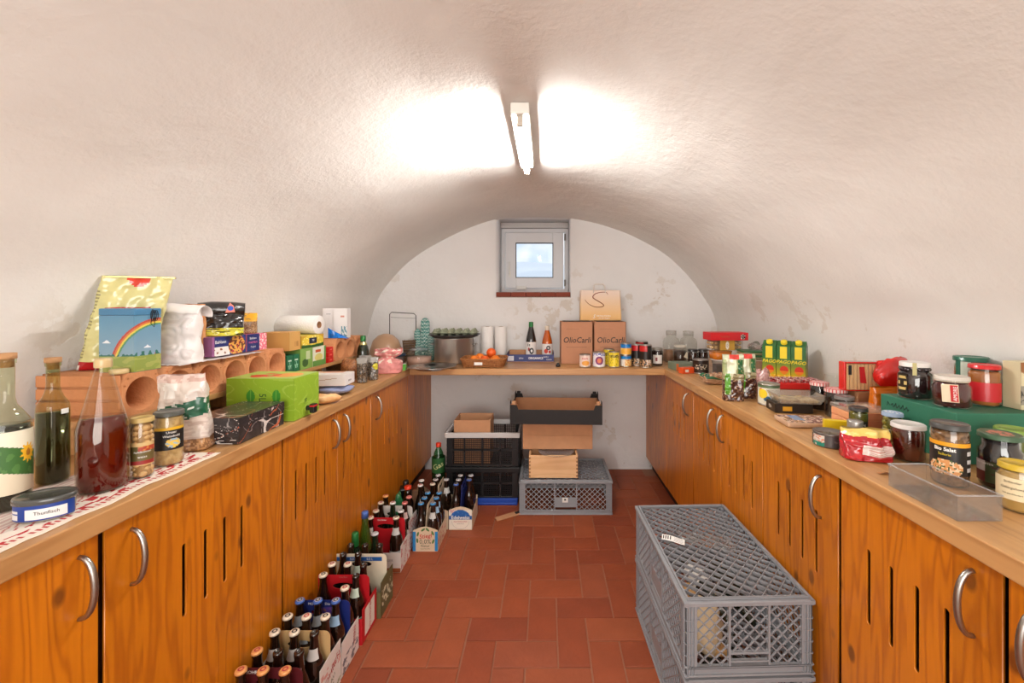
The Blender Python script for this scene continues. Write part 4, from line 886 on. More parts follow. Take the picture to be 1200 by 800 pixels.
# cloth ends lace edge
# 1 sunflower bottle
GB = film('pale_green_bottle', (206, 214, 180), .05); DARKL = mat('dark_liquid', (16, 14, 12), .08, coat=1)
def flask(label, loc, r, h, neckr, sh0, sh1, level, liquid, glass=GB, cork=True, rz=None, sq=0):
    o = T('glass_bottle', label, 'bottle', loc, fc(loc) if rz is None else rz)
    zc = lambda z: z*h
    MB().lathe([(0, .012), (r*.5, .008), (r*.92, .001), (r, .008), (r, zc(sh0)), (r*.93, zc(sh0+(sh1-sh0)*.35)), (r*.62, zc(sh0+(sh1-sh0)*.75)), (neckr*1.25, zc(sh1)), (neckr, zc(sh1+.05)), (neckr, h*.955), (neckr*1.18, h*.957), (neckr*1.18, h*.985), (neckr*.9, h*.985)], 32, sq=sq).link('glass', glass, o)
    if liquid:
        zl = h*level; MB().lathe([(0, .014), (r*.5, .010), (r*.9, .004), (r*.965, .010), (r*.965, min(zl, zc(sh0))), ]+([(0, zl)] if zl <= zc(sh0) else [(r*.9, min(zl, zc(sh0+(sh1-sh0)*.35))), (0, min(zl, zc(sh0+(sh1-sh0)*.36)))]), 32, sq=sq).link('liquid', liquid, o)
    if cork: MB().lathe([(0, h*.93), (neckr*.86, h*.93), (neckr*.9, h*.985), (neckr*1.25, h*.987), (neckr*1.25, h+.008), (0, h+.008)], 20).link('cork', CORK, o)
    return o
o = flask('corked glass bottle with sunflower label at the left picture edge', (-1.136, .87, .9125), .035, .318, .0112, .52, .68, .55, DARKL)
def sunf(u, v):
    # petals printed over a white, green, cream label with slanting bands
    x = (u-.66)*.148; z = (v-.52)*.125
    w = v+.28*(u-.5)
    x2 = (u-.80)*.148; z2 = (v-.62)*.125; r = sqrt(x2*x2+z2*z2); a = math.atan2(z2, x2)
    if r < .007: return (176, 112, 30)
    if r < .0175+.0035*cos(a*11): return (238, 182, 36)
    if w > .76: return (232, 226, 204)
    if w > .34: return (58, 104, 44) if N3(u*9, v*9, 3) < .2 else (78, 124, 58)
    return (220, 206, 180)
printed('label', o, sunf, cyl(.0358, .035, .165, -1.35, 1.45), 70, 60, .6)
# 2
o = flask('slim corked green glass bottle with dark oil beside the amber carafe', (-1.194, 1.0, .9125), .0285, .292, .0115, .60, .74, .58, mottled('olive_oil_dark', (30, 24, 12), (60, 46, 18), 12, .1, 1), film('olive_bottle', (186, 192, 130), .05))
printed('price_sticker', o, lambda u, v: (236, 236, 232), cyl(.0292, .165, .177, .45, 1.0), 6, 4)
# 3 carafe
loc = (-1.036, .966, .913); o = T('carafe', 'large glass carafe half full of amber red liquid with cream cap', 'bottle', loc, fc(loc))
MB().lathe([(0, .008), (.036, .003), (.042, .0), (.0448, .006), (.0448, .135), (.043, .148), (.040, .160), (.034, .185), (.026, .222), (.0175, .260), (.0130, .278), (.0130, .292)], 40).link('glass', film('carafe_glass', (232, 228, 208), .04), o)
def amber():
    m = mat('amber_liquid', (112, 26, 10), .06, coat=1, trans=.5); m.node_tree.nodes['Principled BSDF'].inputs['IOR'].default_value = 1.2; return m
MB().lathe([(0, .010), (.034, .006), (.041, .004), (.0432, .009), (.0432, .135), (.0414, .148), (.0388, .159), (.0372, .166), (0, .166)], 40).link('liquid', amber(), o)
MB().lathe([(.0150, .281), (.0156, .283), (.0156, .298), (.014, .302), (0, .302)], 26).link('cap', lidm((206, 180, 130)), o)
# 4 bean jar, 5 black label jar
BEAN = mat('pickled_beans', (214, 170, 112), .35, coat=.4)
def beanlab(u, v):
    if v > .84 or v < .06: return (206, 176, 120)
    if v < .22: return (150, 40, 38)
    if u > .35 and v > .62: return (170, 62, 40) if N3(u*8, v*8, 1) < .2 else (200, 120, 60)
    return (92, 84, 44) if u < .3 else (104, 90, 50)
o = jar('tall narrow jar of pale beans with gold lid beside the amber carafe', (-1.007, 1.03, .913), .0225, .148, (188, 160, 96), mat('bean_brine', (170, 128, 78), .3, coat=.5), .9, beanlab, (.22, .60), 1.15, chunks=(40, .0085, BEAN), lidh=.012, neck=.92); o.children[0].scale = (.8, .8, 1)
jtext(o, 'Apfelbohnen', .0225, .066, .0065, WPRINT); jtext(o, 'weiss', .0225, .054, .008, WPRINT)
def blklab(u, v):
    if v > .86: return (226, 176, 40)
    x = (u-.62); z = (v-.30)
    if x*x*1.1+z*z*1.2 < .05: return (232, 196, 84) if N3(u*10, v*10, 2) > -.1 else (150, 180, 200)
    return (22, 20, 20)
CAB = mottled('sauerkraut', (204, 172, 116), (170, 136, 84), 70, .3, .5)
o = jar('wide jar with black and yellow label and dark grey lid on the runner', (-1.018, 1.115, .913), .031, .142, (74, 76, 70), CAB, .9, blklab, (.30, .72), 1.2, lidh=.012, neck=.93, lidr=.0325)
jtext(o, 'Unser', .031, .089, .009, WPRINT, .15); jtext(o, 'Weisskohl', .031, .079, .0085, WPRINT, .15)
# 6 oval tin
o = T('fish_tin', 'oval blue and white tin with dark plastic lid at the near worktop edge', 'tin', (-1.012, .835, .913), .30); o.scale = (.86, .86, 1)
MB().lathe([(0, 0), (.049, 0), (.051, .003), (.053, .036), (0, .036)], 40, sy=.66).link('body', STEEL, o)
printed('label', o, lambda u, v: (224, 222, 220) if (.08 < u < .32 or .42 < u < .86) and .12 < v < .72 and not (u < .32 and int(v*14) % 3 == 0) else (28, 62, 140), lambda u, v: Vector((.0535*cos(-pi*1.0+pi*u), .0535*.66*sin(-pi*1.0+pi*u), .004+.030*v)), 60, 12, .3)
text(o, 'Thunfisch', .0095, INK, lambda x, y: Vector((.0545*cos(-pi*.36+x/.045), .0545*.66*sin(-pi*.36+x/.045), .018+y)))
MB().lathe([(.0545, .034), (.0565, .035), (.0565, .042), (.054, .046), (.049, .0445), (0, .0445)], 40, sy=.68).link('lid', mat('smoky_lid', (70, 72, 70), .2, coat=.5), o)
# 7 bag of coarse meal
def mealbag(u, v):
    w = v-.35*(u-.5)
    if v > .90: return (206, 172, 160) if N3(u*20, v*20, 1) > -.1 else (226, 200, 190)
    if v > .70: return (222, 208, 198) if N3(u*8, v*8, 4) > -.15 else (236, 230, 224)
    if .44 < w < .66: return (24, 92, 66) if N3(u*14, v*14, 6) < .35 else (210, 216, 210)
    if v < .20: return (196, 150, 104) if N3(u*60, v*60, 2) > 0 else (150, 108, 72)
    return (226, 214, 204) if N3(u*9, v*30, 3) > 0 else (212, 196, 186)
pouch('flour_bag', 'half empty plastic bag of meal with a green band, top folded over', 'bag', (-1.062, 1.232, .911), .35, .112, .075, .222, mealbag, .12, .010, rough=.3, coat=.4, seed=4, lean=(-.02, .0))
# 8 marbled box
def marble(u, v):
    a = abs(N3(u*1.7+.7*N3(u*3, v*3, 2), v*1.7, 7)); b_ = abs(N3(u*2.6, v*2.9+u*2, 11)); c = abs(N3(u*1.3+5, v*1.3-u, 13))
    if a < .013: return (214, 206, 200)
    if c < .009: return (190, 96, 62)
    if b_ < .012: return (150, 144, 142)
    g = 34+int(26*abs(N3(u*9, v*9, 5))); return (g+4, g, g+2)
o = bx('gift_box', 'flat dark marbled cardboard box with lid at the worktop edge', 'box', (-1.018, 1.377, .911), 0, .148, .215, .058, mat('marble_card', (44, 40, 42), .35), {'front': marble, 'right': lambda u, v: marble(u+3, v*.3)}, n=1.6, coat=.4)
q = MB(); q.box(-.0755, .0755, -.109, .109, .050, .081); q = q.link('lid', _mc['marble_card'], o, .001, seg=1)
for k, (a, b_, c, lu, lv) in {'front': ((-.0755, -.1095, .0505), (.151, 0, 0), (0, 0, .030), .151, .03), 'right': ((.076, -.109, .0505), (0, .218, 0), (0, 0, .030), .218, .03), 'top': ((-.0755, -.109, .0815), (.151, 0, 0), (0, .218, 0), .151, .218)}.items():
    printed(k+'_print', q, (lambda kk: lambda u, v: marble(u*(1.5 if kk == 'right' else 1)+len(kk), v*(.3 if kk != 'top' else 1.4)))(k), quad(a, b_, c), int(lu/.0025), int(lv/.0025), .35, .5)
# 9 green five litre box
GRN = mat('lime_card', (142, 178, 42), .5)
def lime(u, v):
    n = N3(u*3+2*N3(v*2, u, 3), v*4, 5)
    if abs(n) < .035: return (158, 190, 70)
    return (140, 176, 44)
def limefront(u, v):
    x = (u-.39)*.248; z = (v-.58)*.157
    for cx, cz, s, a in ((-.008, .0, 1, .12), (.087, 0, 1, -.1)):
        xx = x-cx; zz = z-cz
        if (abs(xx)/.016)**1.5+(abs(zz)/.026)**1.7 < 1: return (58, 140, 44) if abs(xx) > .0015 else (110, 170, 60)
    xx = (u-.16)*.248; zz = (v-.10)*.157
    if xx*xx+zz*zz < .028**2: return (196, 50, 30) if N3(u*12, v*12, 2) > -.2 else (220, 90, 40)
    return lime(u, v)
def limetop(u, v):
    if ((u-.38)/.22)**2+((v-.45)/.3)**2 < 1 and N3(u*4, v*4, 8) > -.1: return (206, 54, 30)
    if ((u-.72)/.2)**2+((v-.5)/.3)**2 < 1: return (226, 150, 70)
    return (166, 196, 92)
w, d, h = .248, .165, .157
o = bx('drink_box', 'lime green five litre juice box with a black tap', 'box', (-1.052, 1.602, .911), 0, w, d, h, GRN, {'front': limefront, 'right': lime, 'top': limetop}, n=1.2)
GT = mat('deep_green_print', (28, 78, 34), .5)
text(o, '5L', .03, GT, lambda x, y: Vector((.008+y*1.25*1, -d/2-.0014, .088-x)))
text(o, '5L', .022, GT, lambda x, y: Vector((w/2+.0014, -.01+y, .06-x)))
b = MB(); b.tube([(w/2, .0, .03), (w/2+.02, .0, .03)], .010, 12); b.box(w/2+.016, w/2+.034, -.012, .012, .012, .046); q = b.link('tap', BLACK, o, .002)
MB().box(w/2+.018, w/2+.036, -.015, .015, .036, .042).link('tap_lever', RPRINT, q, .001)
# 10 white box over a blue tray
crumple('plastic_pack', 'translucent blue plastic pack under the flat white box', 'pack', (-1.02, 1.995, .911), .1, .17, .13, .046, mat('blue_translucent', (142, 152, 188), .25, coat=.5), 3, .15)
o = bx('white_box', 'flat white cardboard box resting on a blue plastic pack', 'box', (-1.05, 1.995, .9575), .06, .20, .11, .052, mat('white_carton', (232, 228, 226), .5), {'front': lambda u, v: (190, 170, 150) if abs(v-.3-.5*u) < .035 and .3 < u < .8 else (226, 222, 220), 'top': lambda u, v: (214, 160, 130) if .2 < u < .8 and v > .6 else (230, 224, 218)})
b = MB(); [b.box(.1004, .1010, -.02+.012*k, -.012+.012*k, .016, .024) for k in range(3)]; tag(b.link('small_print', mat('grey_print', (0, 0, 0)), o), kind='stuff')
# 11 pastry pack
o = crumple('bread_pack', 'bread roll in clear wrap with an orange end at the worktop edge', 'bread', (-.958, 1.80, .911), .5, .125, .07, .042, mottled('bread_crust', (232, 190, 138), (206, 150, 92), 18, .6, .3), 9, .22, part='bread')
o2 = crumple('orange_wrap', '', 'wrap', (0, 0, 0), 0, .05, .066, .05, mat('orange_film', (226, 104, 40), .35, coat=.5), 5, .4); q = o2.children[0]; q.parent = o; q.location = (-.055, -.012, 0); bpy.data.objects.remove(o2)
# ---------------- raised shelf and clay racks ----------------
t = T('raised_shelf', 'pale wooden plank raised along the left wall, carrying clay racks', 'shelf', (0, 0, 0))
MB().box(-1.448, -1.198, 1.13, 2.765, 1.000, 1.019).link('plank', OAK, t, .002)
for y in (1.2, 1.75, 2.3, 2.72): MB().box(-1.44, -1.26, y-.02, y+.02, .9105, 1.0).link('support', OAK, t, .002)
CLAY = mat('fired_clay', (204, 138, 92), .9, bump=.35, bscale=70, var=.08, vscale=12); CLAYD = mat('clay_groove', (170, 96, 60), .9)
def clay(label, y, n=20):
    o = T('clay_bottle_rack', label, 'rack', (-1.32, y, 1.0195), 0, 'clay wine racks on the raised shelf')
    w, h = .1195, .1225
    ol = [(-w/2, 0), (w/2, 0), (w/2, h*.80), (w/2-.008, h*.80), (w/2-.014, h), (-w/2+.014, h), (-w/2+.008, h*.80), (-w/2, h*.80)]
    holes = [circ(0, .058, .049, 28), circ(-.042, .1075, .0036, 8), circ(.042, .1075, .0036, 8), circ(-.051, .088, .0034, 8), circ(.051, .088, .0034, 8)]
    M = Matrix.Translation((0, 0, 0)) @ Matrix(((0, 0, 1, 0), (1, 0, 0, 0), (0, 1, 0, 0), (0, 0, 0, 1)))
    plate('block', ol, holes, .24, CLAY, o, M); MB().lathe([(.0485, 0), (0, 0)], 24, M=Matrix.Translation((-.11, 0, .058)) @ Matrix.Rotation(pi/2, 4, 'Y')).link('back_plug', CLAYD, o)
    return o
c0 = clay('nearest clay rack block, its ridged end facing the viewer', 1.2275)
b = MB()
for z0, z1 in ((.088, .120), (.052, .082), (.008, .046)): b.box(-.118, .118, -.0655, -.0600, z0, z1)
b.link('ridge', CLAY, c0, .002)
for k, w_ in enumerate(('second', 'third', 'fourth', 'fifth', 'sixth')):
    r = dup(c0, (-1.32, 1.2275+.1225*(k+1), 1.0195), 0, w_+' clay rack block from the near end of the raised shelf', skip=('ridge',))
for k, w_ in enumerate(('first', 'second', 'third')):
    r = dup(c0, (-1.32, 2.41+.1225*k, 1.0195), 0, w_+' clay rack block of the far group by the back corner', skip=('ridge',))
MB2 = MB().lathe([(0, 0), (.020, 0), (.021, .002), (.021, .011), (.019, .013), (0, .013)], 22); tag(MB2.link('loose_lid', lidm((206, 180, 130)), None, loc=(-1.222, 1.182, 1.1435)), 'loose cream screw lid on the corner of the nearest clay block', 'lid')
ZB = 1.1425
# yellow coffee bag
def ybag(u, v):
    if v < .13: return (176, 20, 30) if not (.30 < u < .36 and .02 < v < .1) else (214, 206, 196)
    if .42 < u < .60 and v > .87:
        return (214, 60, 40) if ((u-.51)/.055)**2+((v-1.0)/.10)**2 < 1 else (214, 206, 140)
    if .40 < u < .60 and .52 < v < .68: return (178, 22, 30)
    if .20 < u < .36 and .15 < v < .85: return (150, 142, 96) if int(v*90) % 3 == 0 and N3(u*40, v*40, 1) > -.2 else (206, 198, 132)
    return (216, 208, 142)
o = pouch('coffee_bag', 'tall pale yellow foil bag with red base leaning behind the blue tin', 'bag', (-1.345, 1.288, ZB), .50, .165, .045, .285, ybag, .10, .007, rough=.22, coat=.7, seed=2, lean=(.062, -.02), nu=84, nv=60)
b = MB(); b.box(-.02, .150, -.026, -.014, .281, .287); b.link('closing_strip', mat('gold_foil', (196, 182, 120), .25, .6), o, .001)
# rainbow tin
def rainbow(s, z):
    if z < .045: 
        return (142, 158, 78) if N3(s*30, z*60, 3) < .1 else (164, 170, 92)
    if z < .058 and N3(s*90, z*40, 1) > -.2+(z-.045)*40: return (44, 108, 96)
    x = s-.185; r = sqrt(x*x+(z-.002)**2)
    for r0, c in ((.150, (186, 70, 60)), (.145, (206, 120, 70)), (.140, (222, 202, 84)), (.135, (84, 146, 104))):
        if r0-.0 < r < r0+.0052 and x < .01: return c
    for cx, cz in ((.022, .085), (.142, .068)):
        if abs(s-cx) < .012 and 0 < z-cz < .009*(1-abs(s-cx)/.012)+.001*N3(s*300, 0, 1): return (226, 232, 238)
    if abs(s-.168) < .0035 and .035 < z < .052: return (196, 60, 50) if z > .045 else (230, 226, 220)
    t_ = min(1, (z-.045)/.14); return (int(136-50*t_), int(166-26*t_), int(186-14*t_))
loc = (-1.251, 1.2445, ZB); o = T('biscuit_tin', 'sky blue tin with a painted rainbow and meadow, on the clay racks', 'tin', loc)
TB2 = mat('blue_tin', (66, 124, 164), .3, coat=.4); MB().box(-.051, .051, -.0415, .0415, 0, .165).link('body', TB2, o, .0012)
printed('front_print', o, lambda u, v: rainbow(u*.102, v*.165), quad((-.051, -.0419, .001), (.1023, 0, 0), (0, 0, .165)), 64, 90, .3, .4); printed('side_print', o, lambda u, v: rainbow(.102+u*.083, v*.165), quad((.0514, -.0418, .001), (0, .0835, 0), (0, 0, .165)), 54, 90, .3, .4)
MB().box(-.0525, .0525, -.043, .043, .166, .187).link('lid', TB2, o, .003); b = MB()
for k in range(3): b.tube([(.054, .012+.006*k+.006*cos(t), .165+.016*sin(t)) for t in [2*pi*i/16 for i in range(16)]], .0008, 6, True)
b.tube([(.0545, .012, .185), (.0545, .006, .14), (.0545, .016, .13), (.0545, .022, .16)], .0008, 6); b.link('wire_clasp', mat('dark_wire', (50, 46, 44), .4, .8), o)
# white paper bag, tan bag behind, loose paper
W2 = lambda u, v: (234, 228, 226) if N3(u*6, v*6, 2) > -.3 else (222, 214, 212)
o = pouch('paper_bag', 'large crumpled white paper bag with its top rolled over', 'bag', (-1.25, 1.41, ZB), .25, .118, .082, .185, W2, .5, .010, rough=.75, seed=11, fs=11, nu=90, nv=60)
b = MB(); b.grid(lambda u, v: Vector((-.068+.145*u, -.045*cos(v*pi*1.1)-.004, .176+.030*sin(v*pi*1.1)-.012*u+.004*N3(u*7, v*4, 3))), 24, 16); b.link('rolled_top', mat('white_kraft', (236, 230, 228), .75, bump=.3, bscale=20), o, solid=.001)
pouch('paper_bag', 'small tan paper bag standing behind the crumpled white one', 'bag', (-1.29, 1.49, ZB), .3, .10, .05, .20, lambda u, v: (214, 150, 96) if N3(u*8, v*8, 3) > -.2 else (196, 128, 78), .2, .006, seed=15, rough=.7)
printed('tissue', None, lambda u, v: (226, 218, 212), lambda u, v: Vector((-1.335+.155*u+.006*N3(v*14, 2, 1), 1.33+.40*v, ZB+.0009+.004*abs(N3(u*8, v*13, 6)))), 20, 40, .8)
tag(bpy.data.objects['tissue'], 'crumpled white tissue paper lying on top of the clay racks', 'paper')
def cookie(u, v):
    if u < .06: return (150, 90, 140)
    if u > .45 and ((u-.72)/.26)**2+((v-.45)/.55)**2 < 1: return (226, 170, 80) if N3(u*14, v*8, 3) > .0 else ((170, 40, 60) if N3(u*10, v*9, 8) > .1 else (92, 48, 30))
    if v < .45 and u < .5: return (232, 226, 222) if N3(u*10, v*6, 4) > -.2 else (140, 84, 56)
    return (30, 44, 108)
o = bx('cookie_box', 'long navy cookie box with a mauve end on the clay racks', 'box', (-1.250, 1.578, ZB+.007), 0, .082, .166, .072, mat('mauve_card', (146, 90, 134), .5), {'right': cookie}, n=1.4, coat=.3)
text(o, 'Bahlsen', .017, WPRINT, face(o, .082, .166, .072, 'right', -.045, .052)); 
def cookie2(u, v):
    if u > .62: return (226, 110, 130) if N3(u*12, v*9, 3) > -.1 else (240, 206, 206)
    return (28, 40, 104)
o = bx('cookie_box', 'navy and pink cookie box, behind the mauve ended one on the racks', 'box', (-1.250, 1.727, ZB+.007), 0, .082, .118, .070, mat('pink_card', (214, 110, 140), .5), {'right': cookie2}, n=1.4, coat=.3)
text(o, 'Bahlsen', .013, WPRINT, face(o, .082, .118, .07, 'right', -.024, .053)); text(o, 'WAFFELN', .012, mat('pink_print', (226, 110, 160), .5), face(o, .082, .118, .07, 'right', -.024, .036)); text(o, 'Original', .009, WPRINT, face(o, .082, .118, .07, 'right', -.024, .018))
ZC = ZB+.0795
def blkpack(u, v):
    if v < .42 and .34 < u < .80: return (206, 198, 52) if N3(u*7, v*18, 5) < .25 else (60, 58, 30)
    return (24, 22, 22)
o = pouch('coffee_pack', 'shiny black foil pack with a yellow label, top rolled down', 'pack', (-1.235, 1.575, ZC), .62, .135, .075, .085, blkpack, .7, .007, rough=.2, coat=.9, seed=21, fs=18)
b = MB(); b.tube([(-.07, .0, .098), (-.03, -.002, .100), (.03, .002, .099), (.07, 0, .097)], .036, 18, rr=[.028, .031, .031, .028]); q = b.link('rolled_top', mat('black_foil', (22, 20, 20), .2, coat=1, bump=.9, bscale=26), o)
b = MB(); b.prism([(.010, .088), (.040, .090), (.036, .114), (.024, .126)], -.0345, -.033, 'y'); q2 = b.link('seal', mat('salmon_print', (226, 130, 110), .5), o); b = MB(); b.lathe([(0, 0), (.009, 0)], 20, M=Matrix.Translation((.026, -.0348, .105)) @ Matrix.Rotation(pi/2, 4, 'X')); b.link('emblem', mat('cobalt_print', (30, 80, 190), .5), q2)
pouch('snack_pack', 'small orange and violet pack between the white bag and the black foil', 'pack', (-1.282, 1.50, ZC-.0), .3, .05, .03, .105, lambda u, v: (90, 70, 150) if .40 < u < .52 and v > .2 else (214, 150, 90), .1, .003, seed=3, rough=.4, coat=.3)
pouch('seed_pack', 'clear pack of grain with a yellow header on the cookie boxes', 'pack', (-1.252, 1.725, ZC-.002), .7, .075, .05, .085, lambda u, v: (230, 168, 30) if v > .62 and N3(u*20, v*20, 1) > -.45 else ((40, 60, 110) if v > .62 else ((176, 140, 104) if N3(u*60, v*60, 3) > 0 else (120, 88, 62))), .1, .004, seed=31, rough=.3, coat=.5)
# tea boxes on the shelf
ZS = 1.0195
def tea(fn_c, fn_b): return lambda u, v: fn_c if (.15 < u < .85 and .3 < v < .8) else fn_b
DG = mat('tea_green_card', (24, 104, 70), .5); LGc = mat('tea_light_green', (118, 160, 74), .5); KY = mat('tea_kraft', (204, 152, 84), .6); YT = mat('tea_yellow', (206, 186, 60), .5)
for k, y in enumerate((1.935, 1.985)):
    o = bx('tea_box', ('left' if k == 0 else 'right')+' one of two small dark green tea boxes on the shelf', 'box', (-1.232, y+.002, ZS), 0, .06, .046, .082, DG, {'right': lambda u, v: (200, 214, 200) if .2 < u < .8 and .66 < v < .72 else ((150, 196, 170) if ((u-.5)/.3)**2+((v-.4)/.2)**2 < 1 and N3(u*9, v*9, 2) > 0 else (24, 104, 70))}, group='small green tea boxes')
o = bx('tea_box', 'light green tea box below the yellow one on the shelf', 'box', (-1.265, 2.068, ZS), 0, .13, .105, .103, LGc, {'right': lambda u, v: (190, 204, 160) if .45 < u < .8 and .45 < v < .85 else ((54, 96, 48) if ((u-.4)/.25)**2+((v-.3)/.2)**2 < 1 else (128, 168, 80)), 'front': lambda u, v: (120, 160, 76)})
o = bx('tea_box', 'white and green herbal tea box with orange flower on the shelf', 'box', (-1.265, 2.186, ZS), 0, .13, .125, .100, mat('tea_white', (214, 224, 196), .5), {'right': lambda u, v: (206, 84, 30) if .2 < u < .6 and .72 < v < .86 else ((96, 150, 70) if (v < .3 or u > .85) else ((216, 206, 120) if ((u-.45)/.3)**2+((v-.45)/.2)**2 < 1 else (222, 226, 204)))})
for k in range(3): bx('red_pack', ['bottom', 'middle', 'top'][k]+' one of three small red packs stacked before the far clay racks', 'pack', (-1.232, 2.30, ZS+.029*k), 0, .066, .05, .028, mat('bright_red_card', (206, 34, 30), .45), {'right': lambda u, v: (230, 120, 100) if .3 < u < .7 and .4 < v < .6 else (206, 34, 30)}, group='small red packs')
o = bx('tea_box', 'kraft coloured tea box at the left end of the upper row', 'box', (-1.262, 1.972, ZS+.1035), 0, .125, .085, .088, KY, {'right': lambda u, v: (150, 106, 50) if (.5 < u < .85 and .2 < v < .5 and int(u*30) % 2) else (206, 158, 90), 'front': lambda u, v: (206, 158, 90)})
def ytea(u, v):
    if v < .18+.15*abs(u-.5): return (44, 96, 40)
    if .33 < u < .67 and .30 < v < .8: return (28, 40, 60)
    if ((u-.5)/.48)**2+((v-.5)/.55)**2 < 1: return (226, 200, 60) if N3(u*14, v*8, 3) < .25 else (240, 232, 160)
    return (206, 160, 40)
o = bx('tea_box', 'yellow tea box with navy label lying on the green boxes', 'box', (-1.262, 2.125, ZS+.1035), 0, .125, .20, .062, YT, {'right': ytea, 'front': lambda u, v: (206, 170, 60)}, n=1.3)
text(o, 'TEE', .014, WPRINT, face(o, .125, .2, .062, 'right', 0, .035))
# paper roll
loc = (-1.325, 2.20, ZS+.166+.049); o = T('paper_roll', 'big white kitchen paper roll lying on the tea boxes', 'roll', loc, -.12)
MB().lathe([(.018, -.125), (.047, -.125), (.049, -.123), (.049, .123), (.047, .125), (.018, .125)], 40, M=Matrix.Rotation(pi/2, 4, 'Y')).link('paper', mat('towel_paper', (236, 232, 228), .9, bump=.3, bscale=120), o)
MB().lathe([(.0178, -.126), (.0178, .126), (.0162, .126), (.0162, -.126)], 24, M=Matrix.Rotation(pi/2, 4, 'Y')).link('cardboard_core', KRAFT_D, o)
for k, (x, w_) in enumerate(((-1.292, .062), (-1.222, .075))):
    o = bx('white_carton', ('narrow' if k == 0 else 'wider')+' upright white carton on the far clay racks', 'carton', (x, 2.475, ZB), .1, w_, .06, .176, mat('white_carton', (0, 0, 0)), {'front': (lambda u, v: (150, 150, 150) if .3 < u < .7 and .8 < v < .83 else (234, 230, 228)) if k == 0 else (lambda u, v: (110, 150, 160) if u > .55 and v < .4 and N3(u*9, v*9, 3) > -.1 else ((214, 150, 130) if .5 < u < .8 and .7 < v < .76 else (234, 230, 228)))})
printed('plastic_wrap', None, lambda u, v: (20, 120, 214) if N3(u*6, v*4, 2) > -.2 else (14, 96, 180), lambda u, v: Vector((-1.265+.125*u, 2.395+.04*N3(u*3, v, 2)*u, ZB+.0008+.062*(1-u)**1.3*sin(pi*min(1, v+.04))+.003)), 24, 14, .25, .5)
tag(bpy.data.objects['plastic_wrap'], 'bright blue plastic sleeve lying before the upright white cartons', 'wrap')
# behind: seeds, dark bottle, pink bag
SEED = mottled('dark_seeds', (40, 34, 30), (120, 104, 88), 260, .5, .2); NUT = mottled('mixed_nuts', (170, 112, 66), (120, 70, 36), 120, .5, .2)
crumple('nut_bag', 'clear bag of mixed brown nuts behind the flat white box', 'bag', (-1.115, 2.36, .911), .2, .12, .10, .12, NUT, 3, .35, part='nuts')
def seedbag(u, v):
    if v > .80: return (150, 146, 140)
    if ((u-.60)/.11)**2+((v-.62)/.13)**2 < 1 and SB: return (206, 196, 60)
    return (48, 42, 38) if N3(u*90, v*60, 3) > -.05 else (128, 114, 98)
SB = 0; pouch('seed_bag', 'slim bag of dark seeds without a sticker, nearest of three', 'bag', (-1.018, 2.285, .911), .3, .052, .042, .136, seedbag, .3, .005, seed=1, rough=.25, coat=.7)
SB = 1; pouch('seed_bag', 'slim bag of dark seeds with a round yellow sticker', 'bag', (-.989, 2.365, .911), .2, .052, .042, .130, seedbag, .3, .005, seed=2, rough=.25, coat=.7)
SB = 0; pouch('seed_bag', 'bag of dark seeds standing behind the other two', 'bag', (-1.085, 2.475, .911), .2, .07, .05, .125, seedbag, .3, .006, seed=5, rough=.25, coat=.7)
loc = (-1.165, 2.52, .911); loc = (-1.135, 2.56, .911); o = T('oil_bottle', 'dark bottle with green cap and gold collar behind the seed bags', 'bottle', loc, fc(loc))
MB().lathe([(0, 0), (.035, 0), (.036, .005), (.036, .13), (.03, .165), (.016, .20), (.015, .215), (0, .215)], 24).link('glass', DKG, o); MB().lathe([(.0163, .206), (.0163, .236), (.014, .238), (0, .238)], 18).link('cap', CAPS['green'], o); MB().lathe([(.024, .182), (.0172, .199)], 20).link('gold_collar', mat('gold_foil', (0, 0, 0)), o)
def floral(u, v): return (236, 222, 206) if N3(u*16, v*14, 7) > .18 and v > .45 else (222, 146, 142)
pouch('gift_bag', 'pink floral cloth bag gathered at the top in the left back corner', 'bag', (-1.0, 2.62, .911), .2, .16, .12, .150, floral, .3, .014, seed=9, rough=.8, gather=(.62, .4), fs=12, bulge=.1)
o = bx('small_box', 'small white and green printed box at the corner of the left worktop', 'box', (-.965, 2.715, .911), .2, .085, .035, .04, mat('white_carton', (0, 0, 0)), {'front': lambda u, v: (90, 180, 60) if u > .55 else ((80, 90, 160) if N3(u*12, v*8, 2) > .1 else (224, 214, 214)), 'right': lambda u, v: (90, 180, 60)}, n=1.4)
# ---------------- back worktop ----------------
# domed bread cover, casserole, wire stand, basket
t = T('bread_cover', 'tan domed clay cover in the left back corner', 'cover', (-1.195, 3.08, .911)); MB().lathe([(0, 0), (.11, 0), (.116, .01), (.116, .06), (.112, .10), (.09, .165), (.055, .20), (.02, .213), (0, .214)], 36).link('dome', mat('tan_ceramic', (190, 150, 116), .35, coat=.5, var=.12, vscale=6), t)
t = T('casserole', 'clear glass casserole with navy rimmed lid in the left back corner', 'pot', (-1.07, 2.965-.03, .911)); t.scale = (.7, .7, 1); MB().lathe([(0, 0), (.075, 0), (.085, .01), (.092, .062), (.094, .064)], 36).link('pot', mat('smoked_glass', (110, 100, 96), .12, coat=1, var=.15, vscale=8), t)
MB().lathe([(.088, .066), (.099, .066), (.099, .082), (.088, .082)], 36).link('lid_rim', mat('navy_rim', (22, 52, 78), .35), t); MB().lathe([(.088, .080), (.05, .092), (0, .096)], 30).link('lid', film('lid_glass', (220, 226, 230), .05, .2, (200, 204, 206)), t)
t = T('wire_stand', 'thin black wire frame standing against the end wall', 'rack', (-1.13, 3.26, .911)); MB().tube([(-.105, 0, 0), (-.105, 0, .355), (-.09, 0, .370), (.085, 0, .360), (.102, 0, .345), (.105, 0, 0)], .0032, 8).link('frame', mat('dark_wire', (0, 0, 0)), t)
